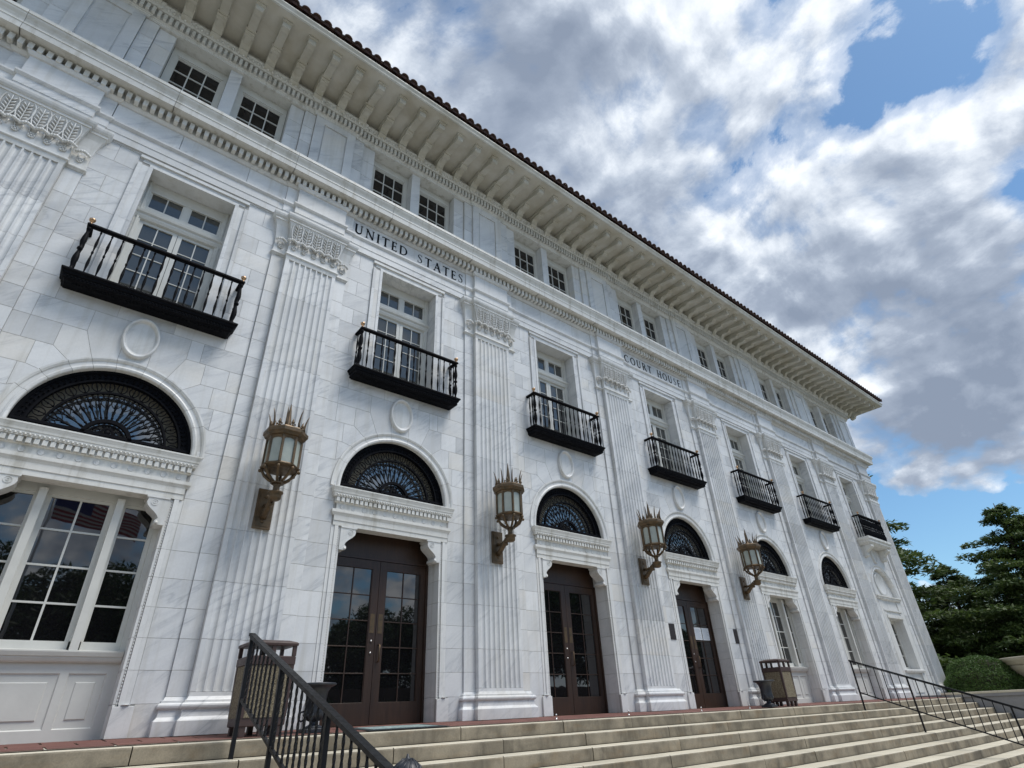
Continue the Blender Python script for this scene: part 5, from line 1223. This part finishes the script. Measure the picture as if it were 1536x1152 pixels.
lump = 1 + .035 * np.sin(q[:, 0] * 9 + 2) * np.cos(q[:, 1] * 8) + .03 * np.sin(q[:, 2] * 11 + q[:, 0] * 5)
C = q * np.array([1.38, 1.38, 1.34]) * (lump * rng.uniform(.93, 1.02, 30000))[:, None] + np.array([0, 0, .28]); V, F = leaves(C, .030, .0, 1.4, None); link('crown', fast_mesh('crown', V, F, 'bush'), bt)
m = MB(); n = 24; m.lathe([(1.26 * math.cos(a), .28 + 1.24 * math.sin(a)) for a in np.linspace(-.35, pi / 2 - .02, 10)], n=24); obj('inner_branches', m, 'bark', bt)
# trees across the street (they show only mirrored in the glass)
RT = round_tree(13, 5, 70, 380, .17); RT2 = round_tree(10, 9, 60, 360, .16)
spots = [(70, -46, 1.12), (84, -44, 1.0), (99, -47, 1.1), (116, -44, 1.05), (135, -46, 1.2), (-14, -44, 1.0), (-5.5, -43, 1.12), (3.5, -44, 1.02), (11, -47, .80), (19, -45, .72), (28, -46, .95), (37, -44, .88), (47, -47, 1.35), (57, -44, 1.4), (-24, -40, 1.0)]
names_ = ['rounded leafy tree far down the street facing the panelled windows', 'leafy tree far down the street beyond the rounded one', 'wide leafy tree near the far end of the street', 'second to last leafy tree of the street row', 'last leafy tree of the row, farthest down the street', 'broad leafy tree across the street, farthest left', 'tallest leafy tree across the street facing the flagpole', 'leafy tree across the street right of the flagpole', 'small leafy tree across the street facing the first door', 'smallest leafy tree across the street facing the second door', 'dense leafy tree across the street facing the third door', 'rounded leafy tree across the street beyond the third door', 'large leafy tree across the street facing the far windows', 'tallest leafy tree facing the second and third doors', 'leafy tree nearest the street corner on the left']
for (x, y, s), lb in zip(spots, names_): tree(RT if s > .9 else RT2, (x, y, -1.58), lb, s if s > .9 else s * 1.2, x, 'leafy trees across the street', 'broadleaf_tree')
hg = MB();  # added hedges out of view; they darken the lower door reflections
for (x, y, w_, lb) in ((-22, -38.6, 26, 'long low hedge of leaves, added unseen across the street before the left trees'), (8, -38.6, 30, 'long low hedge of leaves, added unseen across the street before the middle trees'), (42, -38.6, 34, 'long low hedge of leaves, added unseen across the street before the right trees'), (85, -38.6, 48, 'longest hedge of leaves, added unseen across the street, far down to the right')):
    C = rng.uniform(-1, 1, (26000, 3)) * np.array([w_ / 2, .9, 1.5]) + np.array([0, 0, 1.5]); C[:, 2] += .35 * np.sin(C[:, 0] * 1.7) + .2 * np.sin(C[:, 0] * 4.1); V, F = leaves(C, .16, .1)
    h_ = thing('filler', lb, 'filler', (x, y, -1.58)); link('foliage', fast_mesh('foliage', V, F, 'cedar2'), h_); obj('solid_core', MB().box(-w_ / 2, w_ / 2, -.6, .6, 0, 3.9), 'bark', h_)
t = thing('flagpole', 'tall silver flagpole on the lawn before the court house', 'flagpole', (-.5, -16., -1.58))
m = MB(); m.lathe([(.07, 0), (.055, 5), (.035, 10)], n=12); obj('pole', m, 'pole', t); m = MB(); m.lathe([(.001, -.08), (.07, -.03), (.07, .03), (.001, .08)], (0, 0, 10.06), 12); obj('ball', m, 'brass', t)
fl = MB(); nx, nz = 26, 13; fw, fh = 3.5, 1.15
def fp(i, j):
    u = i / nx; v = j / nz; return (-.44 + u * fw * .80, -16. + .22 * math.sin(u * 9) * u, 7.9 - v * fh - u * u * .75 - .25 * u * math.sin(v * 2 + u * 3))
vs = [fp(i, j) for j in range(nz + 1) for i in range(nx + 1)]; W1 = nx + 1
for j in range(nz):
    for i in range(nx):
        mi = 2 if (j < 7 and i < nx * .4) else (0 if j % 2 == 0 else 1); fl.add([vs[j * W1 + i], vs[j * W1 + i + 1], vs[(j + 1) * W1 + i + 1], vs[(j + 1) * W1 + i]], [(0, 1, 2, 3)], mi)
for r_ in range(5):
    for c_ in range(6):
        x_, y_, z_ = fp(.8 + c_ * 1.6, .7 + r_ * 1.3); fl.add([(x_ + .03 * math.cos(q), y_ + (.012 if s else -.012), z_ + .03 * math.sin(q)) for s in (0,) for q in np.linspace(0, 2 * pi, 6)[:-1]], [(0, 1, 2, 3, 4)], 1)
fo = obj('flag', fl, ['red', 'white_cloth', 'blue']); fo['label'] = 'red and white striped flag with a starred blue corner flying from the flagpole'; fo['category'] = 'flag'
print('objects', len(bpy.data.objects))
